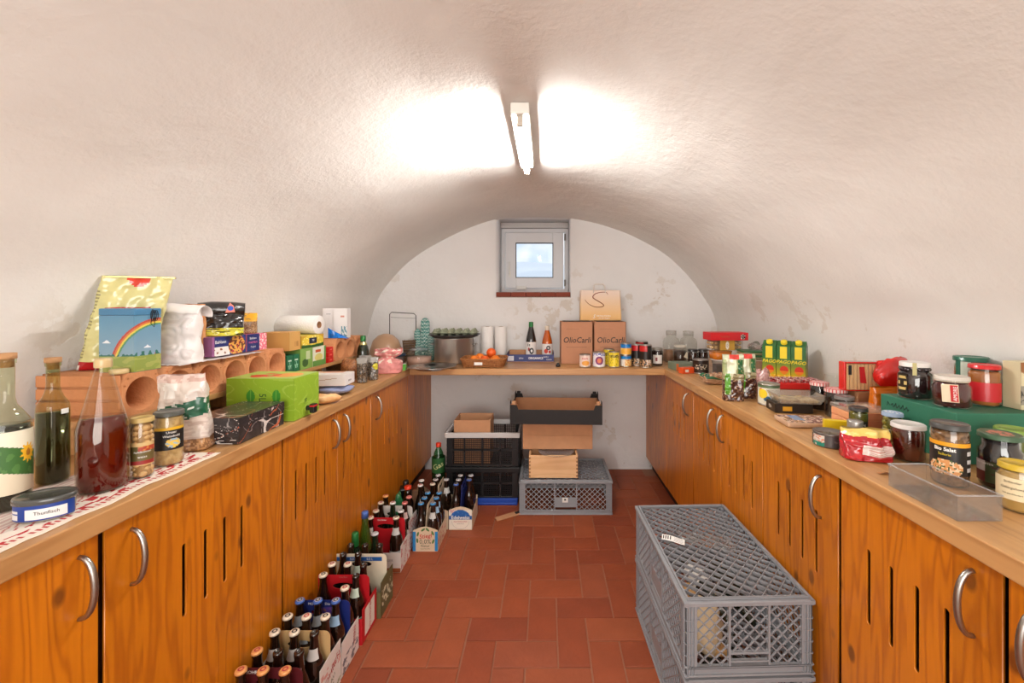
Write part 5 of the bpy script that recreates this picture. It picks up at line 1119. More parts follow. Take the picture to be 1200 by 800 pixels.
b = MB(); b.tube([(-.105, 0, 0), (-.105, -.03, .002), (.105, -.03, .002), (.105, 0, 0)], .0032, 8); b.tube([(-.1, .012, .33), (.1, .012, .322)], .0014, 6); b.link('foot', _mc['dark_wire'], t)
WICK = mottled('dark_wicker', (70, 52, 36), (126, 96, 66), 90, .7, 0)
t = T('wicker_cone', 'small dark woven cone basket behind the glass jar', 'basket', (-1.028, 3.10, .911)); t.scale = (.7, .7, 1); b = MB()
for k in range(16): b.tube([((.045+.022*j/8)*cos(a), (.045+.022*j/8)*sin(a), .16*j/8+.006*(1 if (j+k) % 2 else 0)) for j in range(9) for a in [2*pi*(k+.0)/16]], .003, 5)
for j in range(9): b.tube([((.045+.022*j/8)*cos(a), (.045+.022*j/8)*sin(a), .018*j+.012) for a in [2*pi*i/24 for i in range(24)]], .0045, 5, True)
tag(b.link('weave', WICK, t), kind='stuff')
# teal mitt bundle
def teal(u, v):
    k = sin(v*38+2.2*cos(2*pi*u*7)); return (222, 232, 226) if abs(k) < .5 else (18, 120, 110)
pouch('oven_mitt', 'tall folded teal and white patterned oven mitt, middle of the bundle', 'mitt', (-.958, 3.27, .911), .1, .07, .05, .325, teal, .6, .004, seed=2, rough=.85, rnd=.14, sq=2.4, nv=80, group='teal patterned mitts')
pouch('oven_mitt', 'left shorter teal and white mitt beside the steel pot', 'mitt', (-1.018, 3.27, .911), .3, .05, .045, .24, teal, .5, .004, seed=4, rough=.85, rnd=.18, sq=2.4, nv=70, group='teal patterned mitts')
pouch('oven_mitt', 'right drooping teal and white mitt touching the steel pot', 'mitt', (-.895, 3.21, .911), -.3, .05, .04, .21, teal, .5, .004, seed=6, rough=.85, rnd=.2, sq=2.4, nv=70, group='teal patterned mitts')
loc = (-.915, 2.975, .911); t = T('storage_jar', 'low wide glass jar with glass lid beside the steel tray', 'jar', loc); MB().lathe([(0, .001), (.075, .001), (.086, .01), (.088, .07), (.075, .088), (.068, .092), (.068, .10), (.0, .104)], 36).link('glass', GLASS, t); MB().lathe([(0, .003), (.073, .003), (.083, .012), (.083, .055), (0, .055)], 30).link('contents', mat('pinkish_brown', (178, 140, 124), .6, var=.15, vscale=40), t)
MB().lathe([(.07, .1045), (.074, .108), (.05, .116), (.015, .118), (.015, .125), (0, .126)], 30).link('glass_lid', film('lid_glass', (0, 0, 0)), t)
t = T('steel_tray', 'round polished steel tray overhanging the back worktop corner', 'tray', (-.765, 2.775, .9115)); MB().lathe([(0, 0), (.115, 0), (.135, .012), (.158, .016), (.163, .019), (.160, .021), (.134, .0165), (.113, .003), (0, .003)], 56).link('dish', mat('polished_steel', (200, 198, 194), .16, 1), t)
# steel pot with griddle and egg tray
t = T('stock_pot', 'large brushed steel stock pot on the back worktop', 'pot', (-.695, 3.12, .911)); MB().lathe([(0, 0), (.14, 0), (.146, .006), (.146, .175), (.149, .178), (.149, .184), (.142, .184), (.142, .01), (0, .01)], 56).link('body', mat('pot_steel', (198, 194, 190), .28, .85), t)
for s in (-1, 1): MB().tube([(s*.145, -.03, .13), (s*.17, -.025, .135), (s*.17, .025, .135), (s*.145, .03, .13)], .005, 8).link('handle', STEEL, t)
t = T('griddle_plate', 'black round griddle plate resting on the steel pot', 'plate', (-.69, 3.12, 1.0955)); MB().lathe([(0, 0), (.15, 0), (.175, .010), (.19, .022), (.188, .026), (.168, .016), (0, .010)], 48).link('plate', mat('cast_black', (44, 42, 42), .45), t)
t = T('egg_carton', 'grey green moulded egg carton lying on the black griddle', 'carton', (-.685, 3.12, 1.109), .03); b = MB()
def eg(u, v):
    x = u*6*2*pi; y = v*3*2*pi; return Vector((-.165+.33*u, -.10+.2*v, .030+.017*(-cos(x))*(.5-.5*cos(y))+.006*(-cos(y))))
b.grid(eg, 84, 36); b.link('moulded_tray', mat('egg_carton_pulp', (142, 146, 122), .9, bump=.3, bscale=90), t, solid=.003)
b = MB()
for k in range(6):
    for s in (-.075, 0, .075): b.lathe([(.010, 0), (.016, .016), (.024, .024)], 10, (-.1375+.055*k, s, 0))
tag(b.link('cups', _mc['egg_carton_pulp'], t), kind='stuff')
TOW = mat('towel_paper', (0, 0, 0))
for k, x in enumerate((-.463, -.357)):
    t = T('kitchen_roll', ('left' if k == 0 else 'right')+' of two white kitchen rolls standing against the end wall', 'roll', (x, 3.25, .911)); MB().lathe([(.018, 0), (.0455, 0), (.0465, .002), (.0465, .256), (.0455, .258), (.018, .258)], 32).link('paper', TOW, t); MB().lathe([(.0178, 0), (.0178, .2585), (.0165, .2585), (.0165, 0)], 18).link('core', KRAFT_D, t)
# wicker basket with oranges
t = T('fruit_basket', 'shallow wicker basket holding oranges on the back worktop', 'basket', (-.435, 2.925, .911)); WK = mottled('tan_wicker', (176, 116, 62), (140, 84, 40), 150, .7, 0); b = MB()
def rr_(w, d, n=40): return [((w*(abs(cos(a))**.35)*(1 if cos(a) > 0 else -1)), d*(abs(sin(a))**.35)*(1 if sin(a) > 0 else -1)) for a in [2*pi*k/n for k in range(n)]]
for j in range(6):
    w, d = .135+.004*j, .095+.004*j; b.tube([(x, y, .006+.0085*j+.0015*((k+j) % 2)) for k, (x, y) in enumerate(rr_(w, d, 48))], .0045, 6, True)
q = b.link('woven_side', WK, t); tag(q, kind='stuff'); b = MB()
for x, y in rr_(.139, .099, 30): b.tube([(x, y, 0), (x*1.14, y*1.14, .056)], .0022, 5)
tag(b.link('stake', WK, t), kind='stuff'); MB().box(-.132, .132, -.092, .092, .001, .006).link('base', WK, t); b = MB(); b.tube([(x, y, .056) for x, y in rr_(.158, .117, 48)], .005, 8, True); b.link('rim', WK, t)
MB().box(-.055, .0, -.1135, -.112, .018, .040).link('paper_tag', PAPER, t)
ORG = mat('orange_peel', (232, 120, 20), .42, bump=.25, bscale=220, var=.05)
for k, (px, py, Y, w_) in enumerate(((556, 420, 2.89, 'left front'), (568, 421, 2.88, 'middle front'), (580.5, 420, 2.90, 'right front'), (562, 415, 2.95, 'left rear'), (575, 415, 2.96, 'middle rear'))):
    p = P(px, py, Y); z = .953 if k < 3 else .960
    t = T('orange', w_+' orange in the wicker basket', 'fruit', (p.x, Y-.0+(.0 if k < 3 else .012), z), k*.7, 'oranges in the basket'); b = MB(); b.ball((0, 0, 0), .0345, 20, 14, (1, 1, .95)); b.link('peel', ORG if k != 1 else mat('orange_peel_red', (226, 92, 24), .42, bump=.25, bscale=220), t); MB().lathe([(0, .0335), (.003, .0335), (.004, .0325)], 8).link('stem_end', mat('stem_green', (90, 96, 40), .8), t)
t = T('orange', 'topmost orange in the wicker basket', 'fruit', (-.392, 2.95, .998), 2, 'oranges in the basket'); MB().ball((0, 0, 0), .034, 20, 14).link('peel', _mc['orange_peel_red'], t)
# blue carton with two bottles
t = T('drinks_carton', 'shallow navy blue carton tray carrying two drink bottles', 'carton', (-.118, 3.185, .911)); NV = mat('navy_card', (38, 48, 104), .5); w, d, h = .352, .175, .056
MB().box(-w/2, w/2, -d/2, d/2, 0, .003).link('bottom', KRAFT, t)
for s in (-1, 1): ya, yb = sorted((s*d/2, s*(d/2-.003))); MB().box(-w/2, w/2, ya, yb, .003, h).link('long_side', NV, t); xa, xb = sorted((s*w/2, s*(w/2-.003))); MB().box(xa, xb, -d/2+.003, d/2-.003, .003, h+.012).link('end_side', NV, t)
MB().box(-w/2+.004, w/2-.004, d/2-.006, d/2-.0035, .003, h+.018).link('inner_flap', KRAFT, t)
text(t, 'ORGANICS', .022, WPRINT, on_plane((.04, -d/2, .028), (1, 0, 0), (0, 0, 1)), bold=.02); text(t, 'SIMPLY', .013, WPRINT, on_plane((.118, -d/2, .037), (1, 0, 0), (0, 0, 1))); text(t, 'COLA', .015, WPRINT, on_plane((.14, -d/2, .018), (1, 0, 0), (0, 0, 1))); text(t, '250ml', .013, WPRINT, on_plane((-.07, -d/2, .028), (1, 0, 0), (0, 0, 1)))
printed('white_label', t, lambda u, v: (150, 150, 170) if int(v*8) % 2 and .1 < u < .9 else (222, 220, 224), quad((-.17, -d/2-.0008, .010), (.045, 0, 0), (0, 0, .036)), 12, 10)
def drink(x, gl, cap, lab, label, hh):
    loc = (x, 3.205, .915); o = T('drink_bottle', label, 'bottle', loc, -pi/2); s = hh/.29
    MB().lathe([(0, 0), (.036, 0), (.040, .005), (.041, .14*s), (.037, .17*s), (.024, .225*s), (.0165, .255*s), (.0160, .275*s), (0, .275*s)], 30).link('glass', gl, o); MB().lathe([(.0178, .252*s), (.0172, .288*s), (.015, .291*s), (0, .291*s)], 20).link('cap', cap, o)
    printed('label', o, lab, cyl(.0416, .03, .138*s, -1.35, 1.35), 60, 46, .5); return o
def l1(u, v):
    if .2 < (((u-.55)/.16)**2+((v-.38)/.22)**2) < 1: return (40, 40, 40)
    if ((u-.36)/.07)**2+((v-.5)/.13)**2 < 1: return (150, 40, 36)
    if .25 < u < .45 and .7 < v < .9 and N3(u*20, v*10, 1) > -.1: return (70, 74, 70)
    return (228, 222, 218)
def l2(u, v):
    if .15 < (((u-.58)/.15)**2+((v-.68)/.18)**2) < 1: return (40, 36, 36)
    if ((u-.42)/.14)**2+((v-.42)/.18)**2 < 1: return (206, 60, 40)
    if ((u-.68)/.09)**2+((v-.36)/.12)**2 < 1: return (190, 40, 36)
    return (230, 224, 220)
drink(-.117, mat('black_glass', (22, 20, 20), .1, coat=1), CAPS['green'], l1, 'dark drink bottle with bright green cap in the navy carton', .292)
drink(.008, mat('orange_drink', (186, 84, 14), .1, coat=1), lidm((206, 190, 170)), l2, 'orange drink bottle with pale cap in the navy carton', .262)
t = T('bottle_stopper', 'small round black stopper alone on the back worktop', 'stopper', (.083, 2.87, .9112)); MB().lathe([(0, 0), (.014, 0), (.016, .004), (.016, .012), (.010, .016), (.009, .026), (.0, .027)], 20).link('stopper', BLACK, t)
# oil cartons
OC = mat('oil_print', (52, 42, 36), .6)
for k, (x0, x1) in enumerate(((.106, .338), (.352, .583))):
    w = x1-x0; o = bx('oil_carton', ('left' if k == 0 else 'right')+' of two tall brown oil cartons below the paper bag', 'carton', ((x0+x1)/2, 3.115, .911), 0, w, .205, .305, mat('oil_kraft', (182, 128, 96), .8, var=.04, vscale=14), n=.5, group='tall brown oil cartons')
    MB().box(-w/2, -w/2+.004, -.1032, -.1022, .0, .305).link('edge_tape', OC, o) if k == 0 else MB().box(w/2-.003, w/2, -.1032, -.1022, 0, .305).link('edge_tape', OC, o)
    text(o, 'OlioCarli', .058, OC, on_plane((.002, -.1025, .17), (1, 0, .0), (0, 0, 1), .001), shear=.15, bold=.012, wide=.92)
    b = MB(); b.box(-.075, .075, -.1034, -.1026, .119, .1205); b.box(-.075, .02, -.1034, -.1026, .252, .2528); b.link('line_print', OC, o); MB().box(-w/2+.02, w/2-.01, -.105, .10, .3053, .3068).link('lid_flap', mat('flap_dark', (70, 50, 40), .8), o)
# paper carrier bag
def sbag(u, v):
    t_ = max(0, min(1, (v-.1)/.8)); c = (int(238-4*t_), int(186+24*t_), int(120+72*t_)); return c
loc = (.425, 3.235, 1.2185); t = T('carrier_bag', 'pale orange paper carrier bag with a large brown S', 'bag', loc); w, h = .318, .235
b = printed('front_panel', t, sbag, lambda u, v: Vector(((-w/2+w*u)*(1-.03*v), -.03+.02*v+.004*N3(u*3, v*3, 2), h*v)), 30, 40, .6, solid=.0008)
printed('back_panel', t, sbag, lambda u, v: Vector((w/2-w*u, .055-.03*v, h*(v-.03*abs(u-.5)))), 8, 8, .6, solid=.0008)
for s in (-1, 1): printed('side_panel', t, sbag, lambda u, v, s=s: Vector((s*(w/2)*(1-.03*v)-s*.012*sin(pi*u)*v, -.03+.02*v+(.085-.05*v)*u, h*v)), 8, 20, .6, solid=.0006)
BR = mat('brown_print', (140, 62, 26), .6); b = MB()
pts = [(.055, .200), (.050, .214), (.030, .220), (-.005, .218), (-.040, .208), (-.058, .192), (-.060, .178), (-.045, .165), (-.020, .150), (.005, .135), (.022, .120), (.018, .110), (-.005, .104), (-.045, .105), (-.085, .122), (-.112, .145), (-.122, .162)]
P3 = interp([(x, z) for x, z in pts], 60); b.tube([(p.x+.0, -.0325+.02*p.y/h, p.y) for p in P3], .0024, 6, rr=[.0016+.0018*sin(pi*k/60) for k in range(61)]); b.link('letter_print', BR, t)
text(t, 'S', .04, WPRINT, on_plane((-.055, -.0335, .03), (1, 0, 0), (0, .085, 1)), shear=.3); text(t, 'SPEZIALITÄTEN', .016, WPRINT, on_plane((.02, -.0335, .034), (1, 0, 0), (0, .085, 1))); text(t, 'aus der Region', .014, WPRINT, on_plane((.025, -.0335, .018), (1, 0, 0), (0, .085, 1)))
b = MB(); 
for y in (-.012, .02): b.tube([(-.055, y, h-.02), (-.052, y, h+.038), (-.04, y, h+.048), (.02, y, h+.048), (.034, y, h+.036), (.037, y, h-.02)], .0045, 6)
b.link('twisted_handle', mat('paper_cord', (226, 216, 206), .8), t)
# cans on the back worktop
def can(label, loc, r, h, fn, group=None, name='food_can', lid=True, nu=50, nv=30):
    o = T(name, label, 'can', loc, fc(loc), group); MB().lathe([(0, 0), (r-.002, 0), (r, .002), (r, .005), (r-.0012, .006), (r-.0012, h-.006), (r, h-.005), (r, h-.001), (r-.002, h), (r-.003, h-.003), (0, h-.003)], 32).link('can_body', STEEL, o)
    printed('label', o, fn, cyl(r-.0004, .0065, h-.0065, -1.5, 1.5), nu, nv, .35, .3)
    if lid: MB().tube([(0, 0, h-.0015), (.008, .002, h-.001), (.014, 0, h-.001), (.008, -.002, h-.001)], .0012, 5).link('ring_pull', STEEL, o)
    return o
def c1_(u, v): return (226, 160, 70) if ((u-.55)/.25)**2+((v-.3)/.22)**2 < 1 else ((200, 90, 90) if .3 < u < .7 and .62 < v < .8 and N3(u*30, v*20, 1) > 0 else (228, 206, 194))
def c2_(u, v):
    r = ((u-.52)/.22)**2+((v-.45)/.32)**2
    if r < .35: return (214, 120, 80)
    if r < 1: return (120, 50, 110)
    return (60, 80, 170) if v > .8 and N3(u*20, v*10, 4) > 0 else (226, 222, 226)
def c3_(u, v):
    if .25 < u < .8 and .62 < v < .82 and N3(u*30, v*18, 4) > -.05: return (50, 50, 40)
    return (60, 50, 20) if N3(u*20, v*14, 3) > .34 else (232, 206, 50)
def c4_(u, v):
    if v > .70: return (20, 120, 190)
    if u < .45: return (228, 220, 208)
    return (230, 196, 130) if N3(u*10, v*8, 2) > -.1 else (214, 140, 60)
def c5_(u, v):
    if v > .62: return (20, 116, 186)
    return (232, 170, 60) if ((u-.55)/.4)**2+((v-.3)/.3)**2 < 1 else (236, 190, 110)
def Pc(px, Y, z=.911): return ((px-CX)*Y/F, Y, z)
can('pink and white can with an orange fruit, leftmost on the back worktop', Pc(685.5, 2.86), .038, .088, c1_)
can('white and violet can beside the yellow ones', Pc(702, 2.86), .043, .103, c2_)
can('front yellow printed can on the back worktop', Pc(719.5, 2.855), .037, .108, c3_)
can('yellow printed can half hidden behind its twin', Pc(713.5, 2.945), .037, .116, c3_)
can('lower blue topped can under another on the back worktop', Pc(733.5, 2.88), .038, .080, c4_); can('upper blue topped can with orange fruit, stacked', Pc(733.5, 2.88, .9915), .038, .082, c5_)
def dk(u, v): return (190, 150, 110) if v < .32 and N3(u*14, v*10, 3) > .05 else ((190, 30, 36) if v > .72 and u < .6 else ((226, 216, 206) if .55 < u < .85 and .1 < v < .32 else (28, 24, 24)))
can('tall dark tin with a red band right of the stacked cans', Pc(746, 2.93), .040, .150, dk); 
can('big dark tin with steel rim in the right back corner', Pc(756.5, 2.845), .042, .155, dk)
can('dark tin standing behind the big one by the end wall', Pc(752, 3.04), .045, .162, dk)
jar('dark jar with pale labels and steel lid in the right back corner', Pc(770.5, 2.92), .038, .126, (120, 112, 100), mat('dark_preserve', (44, 24, 20), .2, coat=.8), .85, lambda u, v: (140, 60, 60) if .3 < u < .5 and .3 < v < .7 else (222, 214, 206), (.14, .62), .9, lidh=.015)
jar('small jar squeezed between the dark tin and the corner jar', Pc(763.5, 3.05), .032, .11, (150, 146, 136), _mc['dark_preserve'], .85, None)
# ---------------- right worktop, far to near ----------------
CHOC = mat('dark_chocolate', (62, 34, 24), .35, coat=.3); COF = mottled('roasted_beans', (70, 42, 26), (40, 22, 14), 160, .5, .2)
for k, (px, Y, h, w_) in enumerate(((786.5, 3.12, .235, 'left'), (806.5, 3.10, .232, 'right'))):
    loc = Pc(px, Y); o = T('storage_jar', w_+' tall square clear glass jar against the end wall', 'jar', loc, .1)
    MB().lathe([(0, .001), (.05, .001), (.054, .006), (.054, .15), (.046, .175), (.032, .185), (.032, .205)], 32, sq=5).link('glass', film('jar_glass_grey', (222, 224, 218), .05, .12, (190, 188, 180)), o)
    MB().lathe([(.036, .200), (.038, .202), (.038, h-.003), (.036, h), (0, h)], 28).link('lid', film('lid_frost', (226, 224, 220), .15, .35, (190, 186, 178)), o)
    if k == 0: MB().lathe([(0, .003), (.05, .003), (.050, .09), (0, .09)], 28, sq=5).link('contents', NUT, o)
t = T('tag_jar', 'low glass jar of beans with a square paper tag', 'jar', Pc(797, 2.95), 0); MB().lathe([(0, .003), (.044, .003), (.045, .10), (0, .10)], 26).link('contents', COF, t); MB().lathe([(0, 0), (.047, 0), (.0485, .006), (.0485, .12), (.04, .13)], 28).link('glass', GLASS, t); MB().lathe([(.042, .128), (.043, .142), (0, .143)], 26).link('lid', lidm((196, 186, 170)), t); MB().box(-.022, .022, -.0515, -.0495, .06, .10, Matrix.Rotation(.5, 4, 'Y')).link('paper_tag', CREAM, t)
o = bx('flat_box', 'grey green flat box with an orange edge at the right back corner', 'box', (.90, 2.74, .911), .12, .13, .14, .048, mat('grey_green_card', (112, 124, 104), .5), {'front': lambda u, v: (206, 106, 50) if u < .07 else (120, 130, 110), 'left': lambda u, v: (206, 106, 50) if u > .92 else (126, 138, 116)})
o = bx('orange_box', 'small bright orange printed box on the right worktop', 'box', (.895, 2.60, .911), .30, .11, .045, .036, mat('orange_card', (216, 84, 30), .5), {'front': lambda u, v: (232, 226, 216) if .15 < u < .38 and .2 < v < .7 else (220, 80, 30), 'left': lambda u, v: (220, 80, 30)}, n=1.3)
def lat(u, v): return (196, 182, 160) if .25 < u < .8 and .3 < v < .7 and N3(u*14, v*9, 3) > .05 else (40, 28, 22)
loc = Pc(821, 2.60); can('round dark brown tin with script lettering beside the orange box', loc, .049, .088, lat, name='round_tin', lid=False)
for k, (px, Y) in enumerate(((812, 2.80), (824, 2.81))): jar(['left', 'right'][k]+' of two dark jars with black lids behind the round tin', Pc(px, Y), .034, .128, (36, 34, 34), _mc['dark_preserve'], .85, lambda u, v: (196, 190, 180), (.2, .4), .6, group='dark jars behind the round tin')
o = bx('grey_carton', 'small dark grey carton between the round tin and white tub', 'carton', (1.045, 2.50, .911), .1, .055, .05, .07, mat('dark_grey_card', (84, 78, 74), .5))
# stack: white tub, orange tub, gold chocolates, red box
WT = mat('white_tub', (226, 218, 208), .35, coat=.3)
loc = (1.108, 2.60, .911); t = T('white_tub', 'white plastic tub holding up the orange tub and chocolate boxes', 'tub', loc); MB().lathe([(0, 0), (.046, 0), (.050, .004), (.062, .082), (.066, .083), (.066, .088), (.05, .0885), (0, .0885)], 34).link('tub', WT, t)
loc = (1.095, 2.60, 1.000); t = T('honey_tub', 'translucent orange tub stacked on the white one', 'tub', loc); MB().lathe([(0, 0), (.052, 0), (.056, .004), (.060, .048), (0, .048)], 30, sq=4).link('tub', mat('honey_plastic', (206, 112, 20), .2, coat=.8), t); MB().lathe([(.062, .047), (.062, .054), (0, .055)], 30, sq=4).link('lid', mat('amber_lid', (150, 90, 30), .25, coat=.6), t)
def gold(u, v):
    r = ((u-.50)/.12)**2+((v-.5)/.40)**2
    if r < 1: return (230, 224, 214) if r > .15 or N3(u*30, v*20, 2) < 0 else (150, 140, 120)
    return (196, 150, 60)
loc = (1.13, 2.62, 1.0558); o = T('chocolate_box', 'gold sleeved clear box of round chocolates under the red box', 'box', loc, .0); MB().box(-.045, .045, -.045, .045, 0, .062).link('sleeve', mat('gold_card', (190, 146, 60), .35, .3), o, .002); printed('sleeve_print', o, gold, quad((-.045, -.0455, 0), (.09, 0, 0), (0, 0, .062)), 36, 24, .4)
MB().box(-.105, .10, -.043, .043, .001, .060).link('clear_case', PLAST, o, .003)
b = MB()
for ix in (-.088, -.066, .058, .082):
    for iz in (.017, .045):
        for iy in (-.03, 0, .03): b.ball((ix, iy, iz), .0125, 10, 7)
tag(b.link('wrapped_sweets', mat('gold_wrap', (206, 170, 110), .3, .5, bump=.5, bscale=90), o), kind='stuff')
def redb(u, v):
    if u > .78 and ((u-.86)/.07)**2+((v-.45)/.35)**2 < 1: return (60, 22, 20) if N3(u*30, v*8, 2) > -.1 else (236, 226, 214)
    return (206, 24, 34)
loc = (1.135, 2.62, 1.1185); w, d, h = .235, .12, .048; o = bx('chocolate_box', 'long bright red chocolate box on top of the stack', 'box', loc, .04, w, d, h, mat('pralines_red', (206, 24, 34), .4), {'front': redb}, n=1.3, coat=.3); b = MB(); b.tube([(-.06+.004*k, -d/2-.001, .024+.006*sin(k*1.3)) for k in range(16)], .0009, 5); b.link('script_print', mat('gold_foil', (0, 0, 0)), o)
# wide white bowl with green lidded boxes and crystal glasses
loc = (1.265, 2.47, .911); t = T('mixing_bowl', 'wide pale oval bowl behind the tall green sweet bags', 'bowl', loc, -.2); MB().lathe([(0, 0), (.07, 0), (.076, .004), (.112, .105), (.118, .107), (.117, .110), (.108, .108), (.071, .007), (0, .006)], 40, sx=1.0).link('bowl', mat('pinkish_plastic', (214, 196, 184), .35, coat=.2), t)
for k, (z, x) in enumerate(((1.0215, 1.255), (1.045, 1.235))):
    t = T('lunch_box', ['lower', 'upper'][k]+' clear food box with green clip lid over the pale bowl', 'box', (x, 2.47, z), -.15); s = .085-.012*k; MB().lathe([(0, 0), (s, 0), (s+.003, .002), (s+.004, .018), (0, .018)], 26, sq=5).link('base', mat('olive_tint', (150, 140, 100), .3), t); MB().lathe([(s+.006, .016), (s+.007, .019), (s+.006, .0225), (s*.8, .023), (0, .0225)], 26, sq=5).link('clip_lid', mat('lid_green', (40, 96, 52), .4), t)
CRY = film('crystal', (226, 222, 220), .04, .16, (170, 160, 156), 1.6)
for k, (dx, z) in enumerate(((-.06, 1.0685), (.012, 1.0685), (.075, 1.0685))):
    t = T('shot_glass', ['left', 'middle', 'right'][k]+' of three cut crystal glasses lying on the green lidded box', 'glass', (1.285+dx*.9, 2.455-.02*k, z+.026), rot=(pi/2-.25, .1*k, .3)); MB().lathe([(0, -.028), (.018, -.028), (.020, -.024), (.026, .030), (.024, .030), (.018, -.018), (0, -.016)], 12).link('glass', CRY, t)
# pistachio bag lying on the counter
o = pouch('nut_bag', 'long bag of pale nuts lying flat on the right worktop', 'bag', (.965, 2.285, .911), 0, .20, .045, .09, lambda u, v: (36, 92, 60) if u < .40 and u > .3 and N3(u*6, v*6, 2) > -.5 else ((190, 150, 116) if N3(u*50, v*30, 3) > 0 else (146, 104, 76)), .4, .010, seed=12, rough=.25, coat=.6, sq=3, part='wrapper'); o.rotation_euler = (-pi/2+.12, 0, .06); o.location = (.955, 2.215, .936)
# tall green sweet bags
def sweet(u, v):
    if v > .90: return (206, 60, 50) if .44 < u < .58 else (196, 200, 170)
    if .37 < u < .455 and .18 < v < .62: return (84, 150, 40) if ((u-.41)/.045)**2+((v-.42)/.25)**2 < 1 else (200, 214, 170)
    if v > .62: return (224, 226, 196) if .40 < u < .54 else ((30, 96, 50) if .56 < u < .64 and N3(u*20, v*20, 2) > -.2 else (150, 160, 110))
    if v > .48: return (176, 168, 130) if N3(u*20, v*20, 3) > 0 else (128, 116, 84)
    return (66, 34, 26) if N3(u*26, v*18, 5) > -.12 else ((176, 140, 110) if N3(u*40, v*30, 7) > .1 else (100, 62, 46))
pouch('sweet_bag', 'left tall clear bag of chocolates with green print', 'bag', (.842, 1.862, .911), -.25, .088, .055, .205, sweet, .25, .006, seed=3, rough=.22, coat=.7, group='tall green chocolate bags', nu=84, nv=60)
pouch('sweet_bag', 'right tall clear bag of chocolates with green print', 'bag', (.925, 1.915, .911), -.05, .086, .055, .202, sweet, .25, .006, seed=8, rough=.22, coat=.7, group='tall green chocolate bags', nu=84, nv=60)
crumple('sweet_wrap', 'crumpled clear bag of pink sweets behind the white printed can', 'bag', (1.03, 2.0, .911), .2, .14, .10, .105, mottled('pink_sweets', (206, 160, 150), (150, 104, 100), 60, .25, .7), 6, .4)
# juice cartons
def juice(u, v):
    # green to yellow ground, mango, lettering band
    g = max(0, min(1, (.75-v)/.5)); c = (int(30+200*g), int(96+90*g), int(40-10*g))
    if ((u-.55)/.30)**2+((v-.42)/.10)**2 < 1: return (206, 50, 24) if v > .40 else (226, 130, 30)
    if v < .30: return (232, 176, 30) if N3(u*6, v*14, 2) > -.2 else (244, 226, 120)
    return c
def juiceside(u, v): g = max(0, min(1, (.85-v)/.6)); return (int(36+176*g), int(92+84*g), int(36-6*g))
YC = mat('yellow_print', (232, 206, 40), .5); th = -.66
for k in range(3):
    x = 1.192+.0665*k*cos(th); y = 2.195+.0665*k*sin(th)
    o = bx('juice_carton', ['left', 'middle', 'right'][k]+' of three tall mango juice cartons against the right wall', 'carton', (x+.012, y+.02, .911), th, .064, .092, .215, mat('juice_green', (40, 96, 44), .4), {'front': juice, 'right': juiceside}, n=1.1, coat=.4, group='mango juice cartons')
    b = MB(); b.prism([(-.046, .215), (.046, .215), (.006, .240), (-.006, .240)], -.0315, .0315, 'x'); b.link('gable_top', _mc['juice_green'], o); b = MB(); b.box(-.016, .016, -.0475, -.0465, .150, .212); b.link('yellow_tab', YC, o)
    b = MB(); b.lathe([(.015, 0), (.015, .014), (.013, .016), (0, .016)], 20, M=Matrix.Translation((0, -.026, .228)) @ Matrix.Rotation(.55, 4, 'X')); b.link('screw_cap', YC, o)
    text(o, 'PAGO', .024, YC, face(o, .064, .092, .215, 'front', .0, .133), shear=.3, bold=.02)
# white printed can, candy cups, red box, salad packs
def cc_(u, v):
    if v > .86: return (90, 110, 80)
    if ((u-.3)/.16)**2+((v-.55)/.25)**2 < 1: return (232, 200, 50)
    if ((u-.45)/.12)**2+((v-.3)/.14)**2 < 1: return (40, 90, 120)
    if ((u-.25)/.08)**2+((v-.72)/.1)**2 < 1: return (206, 50, 40)
    return (214, 212, 196)
can('white printed paint tin sized can beside the sweet bags', (.962, 1.785, .911), .043, .092, cc_)
t = T('candy_tray', 'flat red tray of foil topped candy cups before the juice cartons', 'tray', (1.16, 1.93, .955), -.08); MB().box(-.105, .105, -.055, .055, 0, .028).link('tray', mat('bright_red_card', (0, 0, 0)), t, .003); b = MB()
for i in range(7):
    for j in range(3): b.lathe([(.008, 0), (.013, .012), (.0145, .013), (0, .014)], 12, (-.09+.03*i, -.036+.036*j, .0285))
tag(b.link('candy_cup', mottled('candy_foil', (176, 20, 36), (236, 216, 210), 120, .25, .6), t), kind='stuff')
bx('carton', 'plain brown carton hidden under the red candy tray', 'carton', (1.16, 1.94, .911), -.05, .17, .10, .0435, KRAFT)
t = T('clear_tray', 'open clear plastic salad tray on the dark box', 'tray', (1.005, 1.665, .95), -.12); b = MB(); 
def tray(b, w, d, h, fl=.01, t_=.0008):
    b.box(-w/2, w/2, -d/2, d/2, 0, t_)
    for s in (-1, 1):
        b.add([(-w/2, s*d/2, 0), (w/2, s*d/2, 0), (w/2+fl, s*(d/2+fl), h), (-w/2-fl, s*(d/2+fl), h)], [(0, 1, 2, 3)]); b.add([(s*w/2, -d/2, 0), (s*w/2, d/2, 0), (s*(w/2+fl), d/2+fl, h), (s*(w/2+fl), -d/2-fl, h)], [(0, 1, 2, 3)])
    b.add([(-w/2-fl, -d/2-fl, h), (w/2+fl, -d/2-fl, h), (w/2+fl+.006, -d/2-fl-.006, h), (-w/2-fl-.006, -d/2-fl-.006, h)], [(0, 1, 2, 3)]); return b
tray(b, .15, .085, .035, .014).link('tray', film('tray_plastic', (236, 234, 230), .1, .18, (214, 206, 196)), t, solid=.0012)
MB().box(-.07, .07, -.036, .036, .002, .014).link('contents', mottled('dark_slices', (120, 92, 60), (206, 186, 140), 40, .4, .4), t, .003)
